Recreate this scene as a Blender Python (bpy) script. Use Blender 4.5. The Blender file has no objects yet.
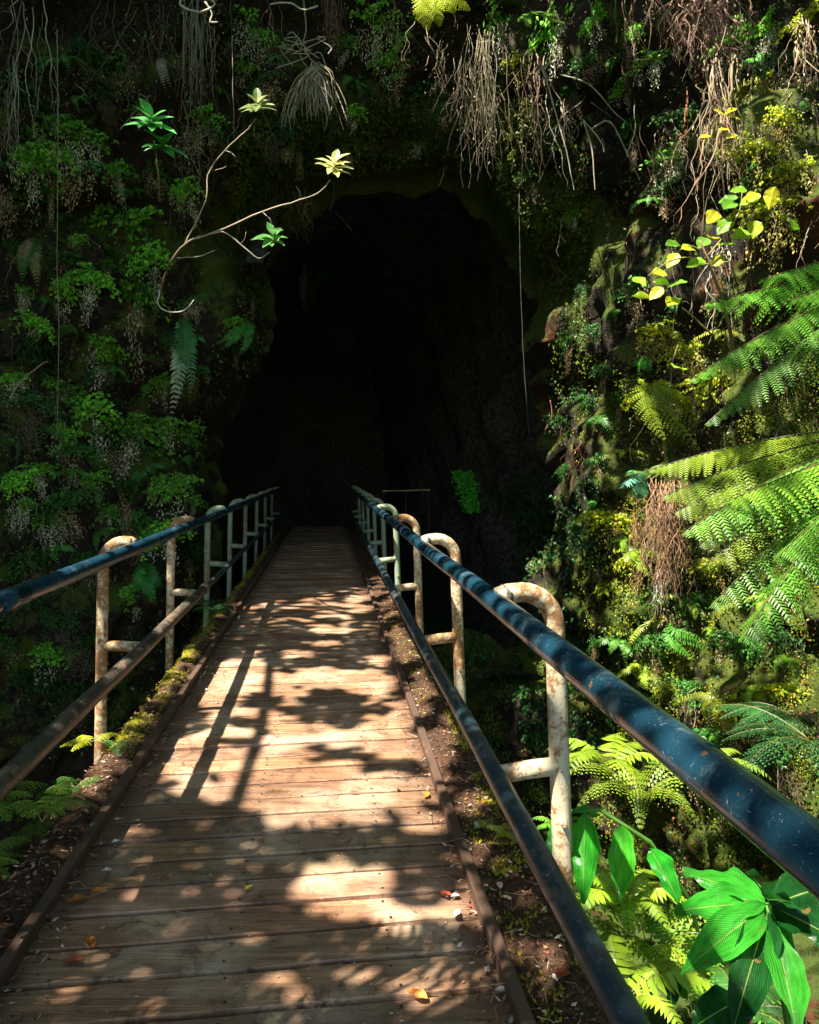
import bpy, math, random
import numpy as np
from mathutils import Vector, Matrix, noise
from mathutils.bvhtree import BVHTree
random.seed(7); R = random.random; U = random.uniform
rng = np.random.default_rng(3)
C = bpy.context.scene.collection
F = 770.0; VX, VY, CH = 327.0, 470.0, 1.5
LIGHTS = []
SUNK = (0.46, 0.33)            # ground shift of a shadow per metre of height

def P(px, py, Y): return Vector(((px-VX)/F*Y, Y, CH-(py-VY)/F*Y))
def proj(p):
    y = max(p[1], .01)
    return VX+F*p[0]/y, VY-F*(p[2]-CH)/y
def sm(a, b, x):
    t = min(1, max(0, (x-a)/(b-a))); return t*t*(3-2*t)

# ---------------------------------------------------------------- materials
def newmat(name):
    m = bpy.data.materials.new(name); m.use_nodes = True
    nt = m.node_tree; nt.nodes.clear()
    return m, nt, nt.nodes, nt.links
def N(ns, t, **k):
    n = ns.new(t)
    for a, b in k.items():
        if a in n.inputs.keys() if isinstance(a, str) else False: n.inputs[a].default_value = b
        else: setattr(n, a, b)
    return n
def ramp(ns, stops):
    r = ns.new('ShaderNodeValToRGB'); e = r.color_ramp.elements
    while len(e) < len(stops): e.new(0.5)
    for el, (p, c) in zip(e, stops):
        el.position = p; el.color = (c, c, c, 1) if isinstance(c, (int, float)) else (*c, 1)
    return r
def ramp_out(ns, ls, v, a, b):
    r = ns.new('ShaderNodeMapRange'); r.interpolation_type = 'SMOOTHSTEP'
    r.inputs['From Min'].default_value = a; r.inputs['From Max'].default_value = b
    ls.new(v, r.inputs['Value']); return r.outputs[0]
def noise_n(ns, ls, vec, scale, detail=5, rough=.6, dist=0):
    n = ns.new('ShaderNodeTexNoise'); n.inputs['Scale'].default_value = scale
    n.inputs['Detail'].default_value = detail; n.inputs['Roughness'].default_value = rough
    n.inputs['Distortion'].default_value = dist
    if vec is not None: ls.new(vec, n.inputs['Vector'])
    return n
def mixc(ns, ls, fac, a, b, mode='MIX'):
    m = ns.new('ShaderNodeMix'); m.data_type = 'RGBA'; m.blend_type = mode
    for s, v in ((0, fac), (6, a), (7, b)):
        if hasattr(v, 'links'): ls.new(v, m.inputs[s])
        elif s == 0: m.inputs[0].default_value = v
        else: m.inputs[s].default_value = (*v, 1)
    return m.outputs[2]
def bump(ns, ls, h, strength, dist=.02, nrm=None):
    b = ns.new('ShaderNodeBump'); b.inputs['Strength'].default_value = strength
    b.inputs['Distance'].default_value = dist; ls.new(h, b.inputs['Height'])
    if nrm is not None: ls.new(nrm, b.inputs['Normal'])
    return b.outputs[0]
def finish(m, nt, col, rough, nrm=None, metallic=0, spec=.5, coat=0):
    ns, ls = nt.nodes, nt.links
    p = ns.new('ShaderNodeBsdfPrincipled'); o = ns.new('ShaderNodeOutputMaterial')
    for s, v in (('Base Color', col), ('Roughness', rough), ('Metallic', metallic)):
        if hasattr(v, 'links'): ls.new(v, p.inputs[s])
        else: p.inputs[s].default_value = (*v, 1) if isinstance(v, tuple) else v
    p.inputs['Specular IOR Level'].default_value = spec
    p.inputs['Coat Weight'].default_value = coat
    if nrm is not None: ls.new(nrm, p.inputs['Normal'])
    ls.new(p.outputs[0], o.inputs[0]); return p

def leaf_mat(name, transl=.35, rough=.45, spec=.4, rnd=.35, veins=False):
    m, nt, ns, ls = newmat(name)
    a = ns.new('ShaderNodeAttribute'); a.attribute_name = 'col'
    oi = ns.new('ShaderNodeObjectInfo')
    mr = ns.new('ShaderNodeMapRange'); mr.inputs['To Min'].default_value = 1-rnd; mr.inputs['To Max'].default_value = 1+rnd
    ls.new(oi.outputs['Random'], mr.inputs['Value'])
    g = ns.new('ShaderNodeNewGeometry')
    nz = noise_n(ns, ls, g.outputs['Position'], 9, 3)
    mr2 = ns.new('ShaderNodeMapRange'); mr2.inputs['From Min'].default_value = .3; mr2.inputs['From Max'].default_value = .7
    mr2.inputs['To Min'].default_value = .7; mr2.inputs['To Max'].default_value = 1.3
    ls.new(nz.outputs['Fac'], mr2.inputs['Value'])
    mu = ns.new('ShaderNodeMath'); mu.operation = 'MULTIPLY'
    ls.new(mr.outputs[0], mu.inputs[0]); ls.new(mr2.outputs[0], mu.inputs[1])
    hs = ns.new('ShaderNodeHueSaturation'); ls.new(a.outputs['Color'], hs.inputs['Color']); ls.new(mu.outputs[0], hs.inputs['Value'])
    col = hs.outputs[0]; nrm = None
    if veins:
        uv = ns.new('ShaderNodeUVMap'); sp = ns.new('ShaderNodeSeparateXYZ'); ls.new(uv.outputs[0], sp.inputs[0])
        ab = ns.new('ShaderNodeMath'); ab.operation = 'ABSOLUTE'; ls.new(sp.outputs[1], ab.inputs[0])
        s1 = ns.new('ShaderNodeMath'); s1.operation = 'MULTIPLY_ADD'; s1.inputs[1].default_value = -.35
        ls.new(ab.outputs[0], s1.inputs[0]); ls.new(sp.outputs[0], s1.inputs[2])
        s2 = ns.new('ShaderNodeMath'); s2.operation = 'MULTIPLY'; s2.inputs[1].default_value = 210; ls.new(s1.outputs[0], s2.inputs[0])
        s3 = ns.new('ShaderNodeMath'); s3.operation = 'SINE'; ls.new(s2.outputs[0], s3.inputs[0])
        lt = ns.new('ShaderNodeMath'); lt.operation = 'LESS_THAN'; lt.inputs[1].default_value = .03; ls.new(ab.outputs[0], lt.inputs[0])
        col = mixc(ns, ls, lt.outputs[0], col, (.35, .5, .12))
        nrm = bump(ns, ls, s3.outputs[0], .6, .006)
        n9 = noise_n(ns, ls, uv.outputs[0], 3.5, 5, .7)
        col = mixc(ns, ls, ramp_out(ns, ls, n9.outputs['Fac'], .4, .65), col, mixc(ns, ls, 1.0, col, (.55, .62, .6), 'MULTIPLY'))
        n10 = noise_n(ns, ls, g.outputs['Position'], 42, 2, .5)
        col = mixc(ns, ls, ramp_out(ns, ls, n10.outputs['Fac'], .70, .74), col, (.22, .13, .04))
    p = ns.new('ShaderNodeBsdfPrincipled'); ls.new(col, p.inputs['Base Color'])
    p.inputs['Roughness'].default_value = rough; p.inputs['Specular IOR Level'].default_value = spec
    t = ns.new('ShaderNodeBsdfTranslucent')
    h2 = ns.new('ShaderNodeHueSaturation'); h2.inputs['Value'].default_value = 1.7; h2.inputs['Hue'].default_value = .49
    ls.new(col, h2.inputs['Color']); ls.new(h2.outputs[0], t.inputs['Color'])
    if nrm is not None: ls.new(nrm, p.inputs['Normal'])
    mx = ns.new('ShaderNodeMixShader'); mx.inputs[0].default_value = transl
    o = ns.new('ShaderNodeOutputMaterial')
    ls.new(p.outputs[0], mx.inputs[1]); ls.new(t.outputs[0], mx.inputs[2]); ls.new(mx.outputs[0], o.inputs[0])
    return m
M = {}
M['leaf'] = leaf_mat('foliage')
M['glossleaf'] = leaf_mat('glossy_leaf', .38, .25, .5, .08, True)
M['litter'] = leaf_mat('litter', .1, .6, .3, .3)
M['root'] = leaf_mat('root_fibre', 0, .7, .25, .2)

def rock_mat(name, c1, c2, moss, mossamt, scale=1.0, orange=True):
    m, nt, ns, ls = newmat(name)
    g = ns.new('ShaderNodeNewGeometry'); pos = g.outputs['Position']
    n1 = noise_n(ns, ls, pos, 1.3*scale, 8, .65); n2 = noise_n(ns, ls, pos, 9*scale, 8, .7); n3 = noise_n(ns, ls, pos, 45*scale, 5, .7)
    v = ns.new('ShaderNodeTexVoronoi'); v.inputs['Scale'].default_value = 5*scale; ls.new(pos, v.inputs['Vector'])
    base = mixc(ns, ls, ramp_out(ns, ls, n2.outputs['Fac'], .35, .65), c1, c2)
    sp = ns.new('ShaderNodeSeparateXYZ'); ls.new(g.outputs['Normal'], sp.inputs[0])
    ad = ns.new('ShaderNodeMath'); ad.operation = 'MULTIPLY_ADD'; ad.inputs[1].default_value = .16
    ls.new(sp.outputs[2], ad.inputs[0]); ls.new(n1.outputs['Fac'], ad.inputs[2])
    ad2 = ns.new('ShaderNodeMath'); ad2.operation = 'MULTIPLY_ADD'; ad2.inputs[1].default_value = .5
    ls.new(n2.outputs['Fac'], ad2.inputs[0]); ls.new(ad.outputs[0], ad2.inputs[2])
    n6 = noise_n(ns, ls, pos, .8, 3, .6)
    if orange: base = mixc(ns, ls, ramp_out(ns, ls, n6.outputs['Fac'], .58, .66), base, tuple(min(1, q) for q in (c2[0]*1.9, c2[1]*1.05, c2[2]*.5)))
    at = ns.new('ShaderNodeAttribute'); at.attribute_name = 'col'; spc = ns.new('ShaderNodeSeparateColor'); ls.new(at.outputs['Color'], spc.inputs[0])
    ad3 = ns.new('ShaderNodeMath'); ad3.operation = 'ADD'; ls.new(ad2.outputs[0], ad3.inputs[0]); ls.new(spc.outputs[0], ad3.inputs[1])
    fac = ramp_out(ns, ls, ad3.outputs[0], 1.98-mossamt, 2.08-mossamt)
    moss = (moss[0]*2.6, moss[1]*2.5, moss[2]*1.6) if orange else moss
    col = mixc(ns, ls, fac, base, mixc(ns, ls, n3.outputs['Fac'], tuple(x*.5 for x in moss), tuple(x*1.4 for x in moss)))
    b = bump(ns, ls, n2.outputs['Fac'], .7, .12)
    b = bump(ns, ls, n3.outputs['Fac'], .8, .03, b)
    b = bump(ns, ls, v.outputs['Distance'], .35, .05, b)
    finish(m, nt, col, .8, b, spec=.3); return m
M['rock'] = rock_mat('mossy_lava_rock', (.012, .009, .006), (.055, .036, .022), (.030, .042, .006), .22)
M['cave'] = rock_mat('cave_rock', (.03, .026, .02), (.2, .175, .13), (.03, .07, .015), .14, 1.0, False)
M['earth'] = rock_mat('pit_earth', (.02, .013, .008), (.05, .032, .018), (.025, .04, .008), .2, 1.5)

def wood_mat():
    m, nt, ns, ls = newmat('worn_plank_wood')
    g = ns.new('ShaderNodeNewGeometry'); mp = ns.new('ShaderNodeMapping')
    ls.new(g.outputs['Position'], mp.inputs[0]); mp.inputs['Scale'].default_value = (1.3, 16, 16); mp.inputs['Rotation'].default_value = (0, 0, -math.atan(.13))
    n1 = noise_n(ns, ls, mp.outputs[0], 2.5, 8, .7, .6); n2 = noise_n(ns, ls, g.outputs['Position'], 2.2, 6, .6); n3 = noise_n(ns, ls, g.outputs['Position'], 60, 4, .7)
    mp2 = ns.new('ShaderNodeMapping'); ls.new(g.outputs['Position'], mp2.inputs[0]); mp2.inputs['Scale'].default_value = (3, 110, 20); mp2.inputs['Rotation'].default_value = (0, 0, -math.atan(.13))
    n4 = noise_n(ns, ls, mp2.outputs[0], 1.5, 4, .6)
    a = ns.new('ShaderNodeAttribute'); a.attribute_name = 'col'
    c = mixc(ns, ls, ramp_out(ns, ls, n1.outputs['Fac'], .30, .70), (.14, .078, .048), (.37, .20, .11))
    c = mixc(ns, ls, ramp_out(ns, ls, n2.outputs['Fac'], .42, .66), c, (.46, .32, .22))
    c = mixc(ns, ls, ramp_out(ns, ls, n4.outputs['Fac'], .6, .74), c, (.09, .05, .03))
    n7 = noise_n(ns, ls, g.outputs['Position'], 7, 8, .8, 1.0); c = mixc(ns, ls, ramp_out(ns, ls, n7.outputs['Fac'], .5, .68), c, (.085, .05, .035))
    n8 = noise_n(ns, ls, g.outputs['Position'], 95, 3, .8); c = mixc(ns, ls, ramp_out(ns, ls, n8.outputs['Fac'], .62, .72), c, (.05, .03, .02))
    c = mixc(ns, ls, 1.0, c, a.outputs['Color'], 'MULTIPLY')
    # dirt gathered beside the kerbs
    sp = ns.new('ShaderNodeSeparateXYZ'); ls.new(g.outputs['Position'], sp.inputs[0])
    x0 = ns.new('ShaderNodeMath'); x0.operation = 'ADD'; x0.inputs[1].default_value = .21; ls.new(sp.outputs[0], x0.inputs[0])
    x1 = ns.new('ShaderNodeMath'); x1.operation = 'ABSOLUTE'; ls.new(x0.outputs[0], x1.inputs[0])
    x2 = ns.new('ShaderNodeMath'); x2.operation = 'MULTIPLY_ADD'; x2.inputs[1].default_value = .45; ls.new(n2.outputs['Fac'], x2.inputs[0]); ls.new(x1.outputs[0], x2.inputs[2])
    d = ramp_out(ns, ls, x2.outputs[0], .8, .98)
    c = mixc(ns, ls, d, c, mixc(ns, ls, n3.outputs['Fac'], (.05, .025, .015), (.17, .09, .05)))
    b = bump(ns, ls, n1.outputs['Fac'], .5, .012); b = bump(ns, ls, n4.outputs['Fac'], .55, .006, b); b = bump(ns, ls, n3.outputs['Fac'], .3, .005, b)
    rr = ns.new('ShaderNodeMapRange'); rr.inputs['To Min'].default_value = .38; rr.inputs['To Max'].default_value = .75; ls.new(n2.outputs['Fac'], rr.inputs['Value'])
    finish(m, nt, c, rr.outputs[0], b, spec=.45); return m
M['wood'] = wood_mat()

def dirt_mat():
    m, nt, ns, ls = newmat('verge_dirt')
    g = ns.new('ShaderNodeNewGeometry'); pos = g.outputs['Position']
    n1 = noise_n(ns, ls, pos, 3.2, 6, .7); n2 = noise_n(ns, ls, pos, 40, 6, .75); n3 = noise_n(ns, ls, pos, 130, 3, .7)
    c = mixc(ns, ls, ramp_out(ns, ls, n2.outputs['Fac'], .35, .65), (.03, .015, .009), (.14, .072, .04))
    c = mixc(ns, ls, ramp_out(ns, ls, n3.outputs['Fac'], .62, .7), c, (.4, .3, .22))
    a = ns.new('ShaderNodeAttribute'); a.attribute_name = 'col'; sp = ns.new('ShaderNodeSeparateColor'); ls.new(a.outputs['Color'], sp.inputs[0])
    ad = ns.new('ShaderNodeMath'); ad.operation = 'ADD'; ls.new(sp.outputs[0], ad.inputs[0]); ls.new(n1.outputs['Fac'], ad.inputs[1])
    ms = mixc(ns, ls, n2.outputs['Fac'], (.09, .12, .008), (.42, .36, .02))
    c = mixc(ns, ls, ramp_out(ns, ls, ad.outputs[0], .78, .95), c, ms)
    b = bump(ns, ls, n2.outputs['Fac'], .9, .03); b = bump(ns, ls, n3.outputs['Fac'], .6, .01, b)
    finish(m, nt, c, .85, b, spec=.2); return m
M['dirt'] = dirt_mat()

def metal_mat(name, paint, under, lo, hi, rough, scale=14, metallic=0, bumps=.3, scratch=None):
    m, nt, ns, ls = newmat(name)
    g = ns.new('ShaderNodeNewGeometry'); pos = g.outputs['Position']
    n1 = noise_n(ns, ls, pos, scale, 8, .75); n2 = noise_n(ns, ls, pos, scale*6, 5, .7); n0 = noise_n(ns, ls, pos, 2.1, 3, .5)
    s = ns.new('ShaderNodeMath'); s.operation = 'MULTIPLY_ADD'; s.inputs[1].default_value = .6; ls.new(n0.outputs['Fac'], s.inputs[0]); ls.new(n1.outputs['Fac'], s.inputs[2])
    f = ramp_out(ns, ls, s.outputs[0], lo, hi)
    u = mixc(ns, ls, ramp_out(ns, ls, n2.outputs['Fac'], .4, .6), tuple(x*.45 for x in under), under)
    c = mixc(ns, ls, f, paint, u)
    if scratch:
        n5 = noise_n(ns, ls, pos, 60, 4, .8, 2.0)
        c = mixc(ns, ls, ramp_out(ns, ls, n5.outputs['Fac'], .62, .66), c, scratch)
        n11 = noise_n(ns, ls, pos, 24, 6, .75); c = mixc(ns, ls, ramp_out(ns, ls, n11.outputs['Fac'], .645, .665), c, (.2, .1, .05))
    r = ns.new('ShaderNodeMapRange'); r.inputs['To Min'].default_value = rough; r.inputs['To Max'].default_value = .8; ls.new(f, r.inputs['Value'])
    b = bump(ns, ls, n1.outputs['Fac'], bumps, .004); b = bump(ns, ls, n2.outputs['Fac'], bumps, .002, b)
    finish(m, nt, c, r.outputs[0], b, metallic, .5); return m
M['rail'] = metal_mat('dark_rail_paint_sky_sheen', (.010, .045, .075), (.07, .13, .15), .86, 1.0, .2, 9, 0, .12, (.25, .3, .32))  # blue in the base colour stands in for sky reflected on the rail
M['lowrail'] = metal_mat('worn_dark_rail_paint', (.02, .045, .06), (.13, .1, .075), .84, 1.0, .36, 11, 0, .2, (.3, .3, .3))
M['lowrail_brown'] = metal_mat('peeling_brown_rail_paint', (.05, .045, .035), (.3, .2, .12), .74, .95, .42, 11, 0, .3, (.5, .48, .42))
M['post'] = metal_mat('cream_paint_with_rust', (.58, .50, .33), (.36, .18, .06), .70, .85, .5, 26, 0, .9)
M['post_teal'] = metal_mat('mossy_teal_post_paint', (.22, .29, .19), (.26, .19, .08), .80, .95, .6, 16, 0, .5)
M['kerb'] = metal_mat('kerb_timber', (.08, .045, .028), (.24, .13, .075), .8, 1.05, .7, 8, 0, .6)

# ---------------------------------------------------------------- mesh builder
class MB:
    def __init__(s): s.v = []; s.f = []; s.c = []; s.uv = {}
    def add(s, vs, fs, col=(1, 1, 1), uvs=None):
        o = len(s.v); s.v += [tuple(v) for v in vs]; s.f += [tuple(i+o for i in f) for f in fs]
        s.c += [col]*len(vs)
        if uvs: 
            for i, t in enumerate(uvs): s.uv[o+i] = t
    def tube(s, pts, rad, n=6, col=(1, 1, 1), cap=True):
        pts = [Vector(p) for p in pts]; k = len(pts)
        if not hasattr(rad, '__len__'): rad = [rad]*k
        vs = []; fs = []; up = None
        for i, p in enumerate(pts):
            t = (pts[min(i+1, k-1)]-pts[max(i-1, 0)])
            if t.length < 1e-7: t = Vector((0, 0, 1))
            t.normalize()
            if up is None:
                up = Vector((0, 0, 1)) if abs(t.z) < .9 else Vector((1, 0, 0))
            a = t.cross(up)
            if a.length < 1e-5: a = t.cross(Vector((0, 1, .3)))
            a.normalize(); b = a.cross(t); up = b
            for j in range(n):
                w = 2*math.pi*j/n; vs.append(p+(a*math.cos(w)+b*math.sin(w))*rad[i])
        for i in range(k-1):
            for j in range(n):
                j2 = (j+1) % n; fs.append((i*n+j, i*n+j2, (i+1)*n+j2, (i+1)*n+j))
        if cap: fs.append(tuple(range(n))[::-1]); fs.append(tuple(range((k-1)*n, k*n)))
        s.add(vs, fs, col)
    def box(s, lo, hi, col=(1, 1, 1), skew=0, bev=0):
        x0, y0, z0 = lo; x1, y1, z1 = hi
        vs = [(x0, y0, z0), (x1, y0, z0), (x1, y1, z0), (x0, y1, z0), (x0, y0, z1), (x1, y0, z1), (x1, y1, z1), (x0, y1, z1)]
        vs = [(x, y+skew*x, z) for x, y, z in vs]
        s.add(vs, [(0, 3, 2, 1), (4, 5, 6, 7), (0, 1, 5, 4), (1, 2, 6, 5), (2, 3, 7, 6), (3, 0, 4, 7)], col)
    def build(s, name, mat, parent=None, smooth=False, loc=None):
        me = bpy.data.meshes.new(name); v = s.v
        if loc is not None: v = [(a-loc[0], b-loc[1], c-loc[2]) for a, b, c in v]
        me.from_pydata(v, [], s.f)
        at = me.attributes.new('col', 'FLOAT_COLOR', 'POINT')
        at.data.foreach_set('color', np.array([(*c, 1) for c in s.c], dtype=np.float32).ravel())
        if s.uv:
            ul = me.uv_layers.new(name='UVMap')
            idx = np.zeros(len(me.loops), dtype=np.int32); me.loops.foreach_get('vertex_index', idx)
            ul.data.foreach_set('uv', np.array([s.uv.get(int(i), (0, 0)) for i in idx], dtype=np.float32).ravel())
        if smooth: me.polygons.foreach_set('use_smooth', [True]*len(me.polygons))
        me.materials.append(mat); me.update()
        o = bpy.data.objects.new(name, me); C.objects.link(o)
        if parent is not None: o.parent = parent
        if loc is not None: o.location = loc
        return o
def tag(o, label=None, cat=None, group=None, kind=None):
    if label: o['label'] = label
    if cat: o['category'] = cat
    if group: o['group'] = group
    if kind: o['kind'] = kind
    return o
def empty(name, loc, label, cat, group=None):
    o = bpy.data.objects.new(name, None); C.objects.link(o); o.location = loc; o.empty_display_size = .1
    return tag(o, label, cat, group)
def copy_tree(o, parent=None):
    c = o.copy(); C.objects.link(c)
    if parent is not None: c.parent = parent
    for ch in list(o.children): copy_tree(ch, c)
    return c
def jit(c, a=.2):
    k = 1+U(-a, a); return (max(0, c[0]*k*(1+U(-a, a)*.4)), max(0, c[1]*k), max(0, c[2]*k*(1+U(-a, a)*.4)))

# ---------------------------------------------------------------- cliff round the pit
plan = [(9.5, -6), (-9.5, -5), (-9.5, 2.5), (-7.6, 6), (-5.8, 8.4), (-4.2, 9.8), (-2.6, 11.2), (-1.2, 12.0), (1, 12.4), (2.9, 12.1), (3.6, 10.9), (4.05, 9.2), (4.4, 7.2), (4.75, 5.2), (5.4, 2), (7.5, -4)]
plan = plan[1:]
def catmull(pts, step):
    out = []; n = len(pts)
    for i in range(n-1):
        p0, p1, p2, p3 = (Vector(pts[max(i-1, 0)]), Vector(pts[i]), Vector(pts[i+1]), Vector(pts[min(i+2, n-1)]))
        k = max(2, int((p2-p1).length/step(p1)))
        for j in range(k):
            t = j/k; out.append(.5*((2*p1)+(p2-p0)*t+(2*p0-5*p1+4*p2-p3)*t*t+(3*p1-p0-3*p2+p3)*t**3))
    out.append(Vector(pts[-1])); return out
pc = catmull(plan, lambda p: .075 if p[1] > 4.5 else .3)
MOUTH = [(210, 640), (213, 520), (216, 430), (232, 398), (254, 365), (268, 335), (270, 300), (274, 262), (293, 220), (322, 193), (372, 186), (430, 178), (482, 192), (512, 220), (536, 262), (548, 300), (553, 350), (551, 400), (558, 450), (566, 520), (570, 640)]
MOUTH0 = MOUTH
MOUTH = [(400+(x-400)*1.10, 430+(y-430)*1.13) for x, y in MOUTH0]
MP = np.array(MOUTH, dtype=float)
def mouth_sd(px, py):          # signed distance in pixels, negative inside
    a = MP; b = np.roll(MP, -1, 0); p = np.array([px, py]); ab = b-a; ap = p-a
    t = np.clip((ap*ab).sum(1)/(ab*ab).sum(1), 0, 1); d = np.sqrt(((ap-ab*t[:, None])**2).sum(1)).min()
    c = ((a[:, 1] > py) != (b[:, 1] > py)) & (px < (b[:, 0]-a[:, 0])*(py-a[:, 1])/(b[:, 1]-a[:, 1]+1e-9)+a[:, 0])
    return -d if c.sum() % 2 else d
zs = list(np.arange(-4.6, 9.9, .08))
nc, nz_ = len(pc), len(zs)
V = []; keep = []; MOSSV = []
for i, p in enumerate(pc):
    t = (pc[min(i+1, nc-1)]-pc[max(i-1, 0)]).normalized(); nrm = Vector((t.y, -t.x, 0))   # towards the pit
    for z in zs:
        b = Vector((p.x, p.y, z))
        lean = .33*max(0, z-5.2)**1.25 - .12*max(0, 1-z)*.5
        q = b+nrm*lean
        px, py = proj(q)
        ins = -99
        if q.y > 8.8 and -900 < px < 1500:
            ins = mouth_sd(px, py); T = -9+9*noise.noise(Vector((px/22, py/22, 5)))+4*noise.noise(Vector((px/8, py/8, 2)))
            if T-16 < ins < T:
                gx_ = mouth_sd(px+1, py)-ins; gy_ = mouth_sd(px, py+1)-ins; gl = max(.3, math.hypot(gx_, gy_))
                sx, sy = gx_/gl*(T-ins), gy_/gl*(T-ins); q = q+Vector((sx/F*q.y, 0, -sy/F*q.y)); dead_ = True
            else: dead_ = ins < T
        else: dead_ = False
        vd, vp = noise.voronoi(Vector((q.x*.85, q.y*.85, q.z*1.15)))
        d = .42*(.55-vd[0]) + .35*noise.fractal(q*.55, 1, 2, 4) + .16*noise.fractal(q*2.3+Vector((9, 0, 0)), 1, 2, 4)
        vd2, _ = noise.voronoi(q*3.1)
        d += .13*(.5-vd2[0])
        if ins != -99 and ins < 120: vd3, _ = noise.voronoi(q*1.9+Vector((4, 4, 4))); d += .34*(.5-vd3[0])*sm(120, 60, ins)
        d -= 1.0*math.exp(-((px-262)/58)**2-((py-215)/42)**2)     # dark recess left of the arch
        d += .9*math.exp(-((px-792)/45)**2-((py-165)/50)**2)      # mossy boulder at upper right
        d -= .5*math.exp(-((px-95)/50)**2-((py-200)/30)**2)
        if q.y > 8.8 and ins != -99:
            lip = sm(32, -6, ins); q = q+Vector((0, 1, 0))*lip*1.6
        mo = .33*sm(90, 20, ins)*sm(330, 230, py)*(1 if ins != -99 else 0)+(.2*math.exp(-((px-792)/60)**2-((py-165)/65)**2)) if q.y > 5 else 0
        MOSSV.append((1+max(0, mo)+.10*sm(560, 640, px)*sm(330, 420, py), 1, 1))
        V.append(q+nrm*d+Vector((0, 0, .25*noise.noise(q*1.7)))); keep.append(dead_)
FC = []
for i in range(nc-1):
    for j in range(nz_-1):
        a = i*nz_+j; q = (a, a+1, a+nz_+1, a+nz_)
        if not all(keep[k] for k in q): FC.append(q)
cm = MB(); cm.v = [tuple(v) for v in V]; cm.f = FC; cm.c = MOSSV
cliff = cm.build('cliff', M['rock'], smooth=True); tag(cliff, kind='structure')
cliff_bvh = BVHTree.FromPolygons(cm.v, FC)
CAM = Vector((0, 0, CH))
def hit(px, py, back=12.0):
    d = (P(px, py, 10)-CAM).normalized()
    h, n, _, _ = cliff_bvh.ray_cast(CAM, d)
    if h is None:
        h, n, _, _ = cave_bvh.ray_cast(CAM+d*9, d) if cave_bvh else (None, None, 0, 0)
        if h is None: return P(px, py, back), Vector((0, -1, 0))
    if n.dot(d) > 0: n = -n
    return h, n
cave_bvh = None

# cave tunnel behind the mouth
tb = MB(); rings = []
Ys = [12.2+k*.45 for k in range(46)]
NB = 90
# resample the contour
seg = []
L = [math.dist(MOUTH[i], MOUTH[(i+1) % len(MOUTH)]) for i in range(len(MOUTH))]; tot = sum(L)
for k in range(NB):
    s = tot*k/NB; i = 0
    while s > L[i]: s -= L[i]; i += 1
    a, b = Vector(MOUTH[i]), Vector(MOUTH[(i+1) % len(MOUTH)]); seg.append(a.lerp(b, s/L[i]))
tv = []; tf = []
for r, Y in enumerate(Ys):
    g = 1.03+.22*sm(0, 6, r)
    for a in seg:
        q = P(a.x, a.y, 12.6); cx, cz = .9, 2.2
        w = Vector((cx+(q.x-cx)*g-(Y-12.2)*.12, Y, max(-4.3, cz+(q.z-cz)*g)))
        dd = .5*noise.fractal(w*.8, 1, 2, 4)+.15*noise.noise(w*3.5)
        rad = Vector((q.x-cx, 0, q.z-cz)).normalized(); tv.append(w+rad*dd)
for r in range(len(Ys)-1):
    for k in range(NB):
        k2 = (k+1) % NB; tf.append((r*NB+k, r*NB+k2, (r+1)*NB+k2, (r+1)*NB+k))
tf.append(tuple(range((len(Ys)-1)*NB, len(Ys)*NB)))
tb.add(tv, tf); cave = tb.build('cave', M['cave'], smooth=True); tag(cave, kind='structure')
cave_bvh = BVHTree.FromPolygons([tuple(v) for v in tv], tf[:-1])

# ground sheet, banks
g = MB(); n = 60
gv = []; gf = []
for i in range(n+1):
    for j in range(n+1):
        x = (i/n-.5)*36; y = (j/n)*44-12
        gv.append((x, y, -4.1+.35*noise.fractal(Vector((x*.4, y*.4, 0)), 1, 2, 3)))
for i in range(n):
    for j in range(n): a = i*(n+1)+j; gf.append((a, a+n+1, a+n+2, a+1))
g.add(gv, gf); g.add([(-400, -400, -4.7), (400, -400, -4.7), (400, 400, -4.7), (-400, 400, -4.7)], [(0, 1, 2, 3)])
tag(g.build('ground', M['earth'], smooth=True), kind='structure')
def bank(name, x0, x1, y0, y1, hf, step=.12):
    b = MB(); nx = int((x1-x0)/step); ny = int((y1-y0)/step); vs = []; fs = []
    for i in range(nx+1):
        for j in range(ny+1):
            x = x0+i*step; y = y0+j*step; vs.append((x, y, hf(x, y)+.12*noise.fractal(Vector((x*2, y*2, 3)), 1, 2, 4)))
    for i in range(nx):
        for j in range(ny): a = i*(ny+1)+j; fs.append((a, a+ny+1, a+ny+2, a+1))
    b.add(vs, fs); o = b.build(name, M['earth'], smooth=True); tag(o, kind='structure'); return BVHTree.FromPolygons(vs, fs)
bank_bvh = bank('terrain_bank', .95, 5.6, -2, 6.0, lambda x, y: -1.15+.42*(x-1)-3.2*sm(3.6, 6.0, y)-.25*sm(1.5, .95, x))
bank('terrain_landing', -9, 8, -8, -1.2, lambda x, y: -.25-.6*sm(-2.4, -1.2, y)+.25*max(0, abs(x)-2))

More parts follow.
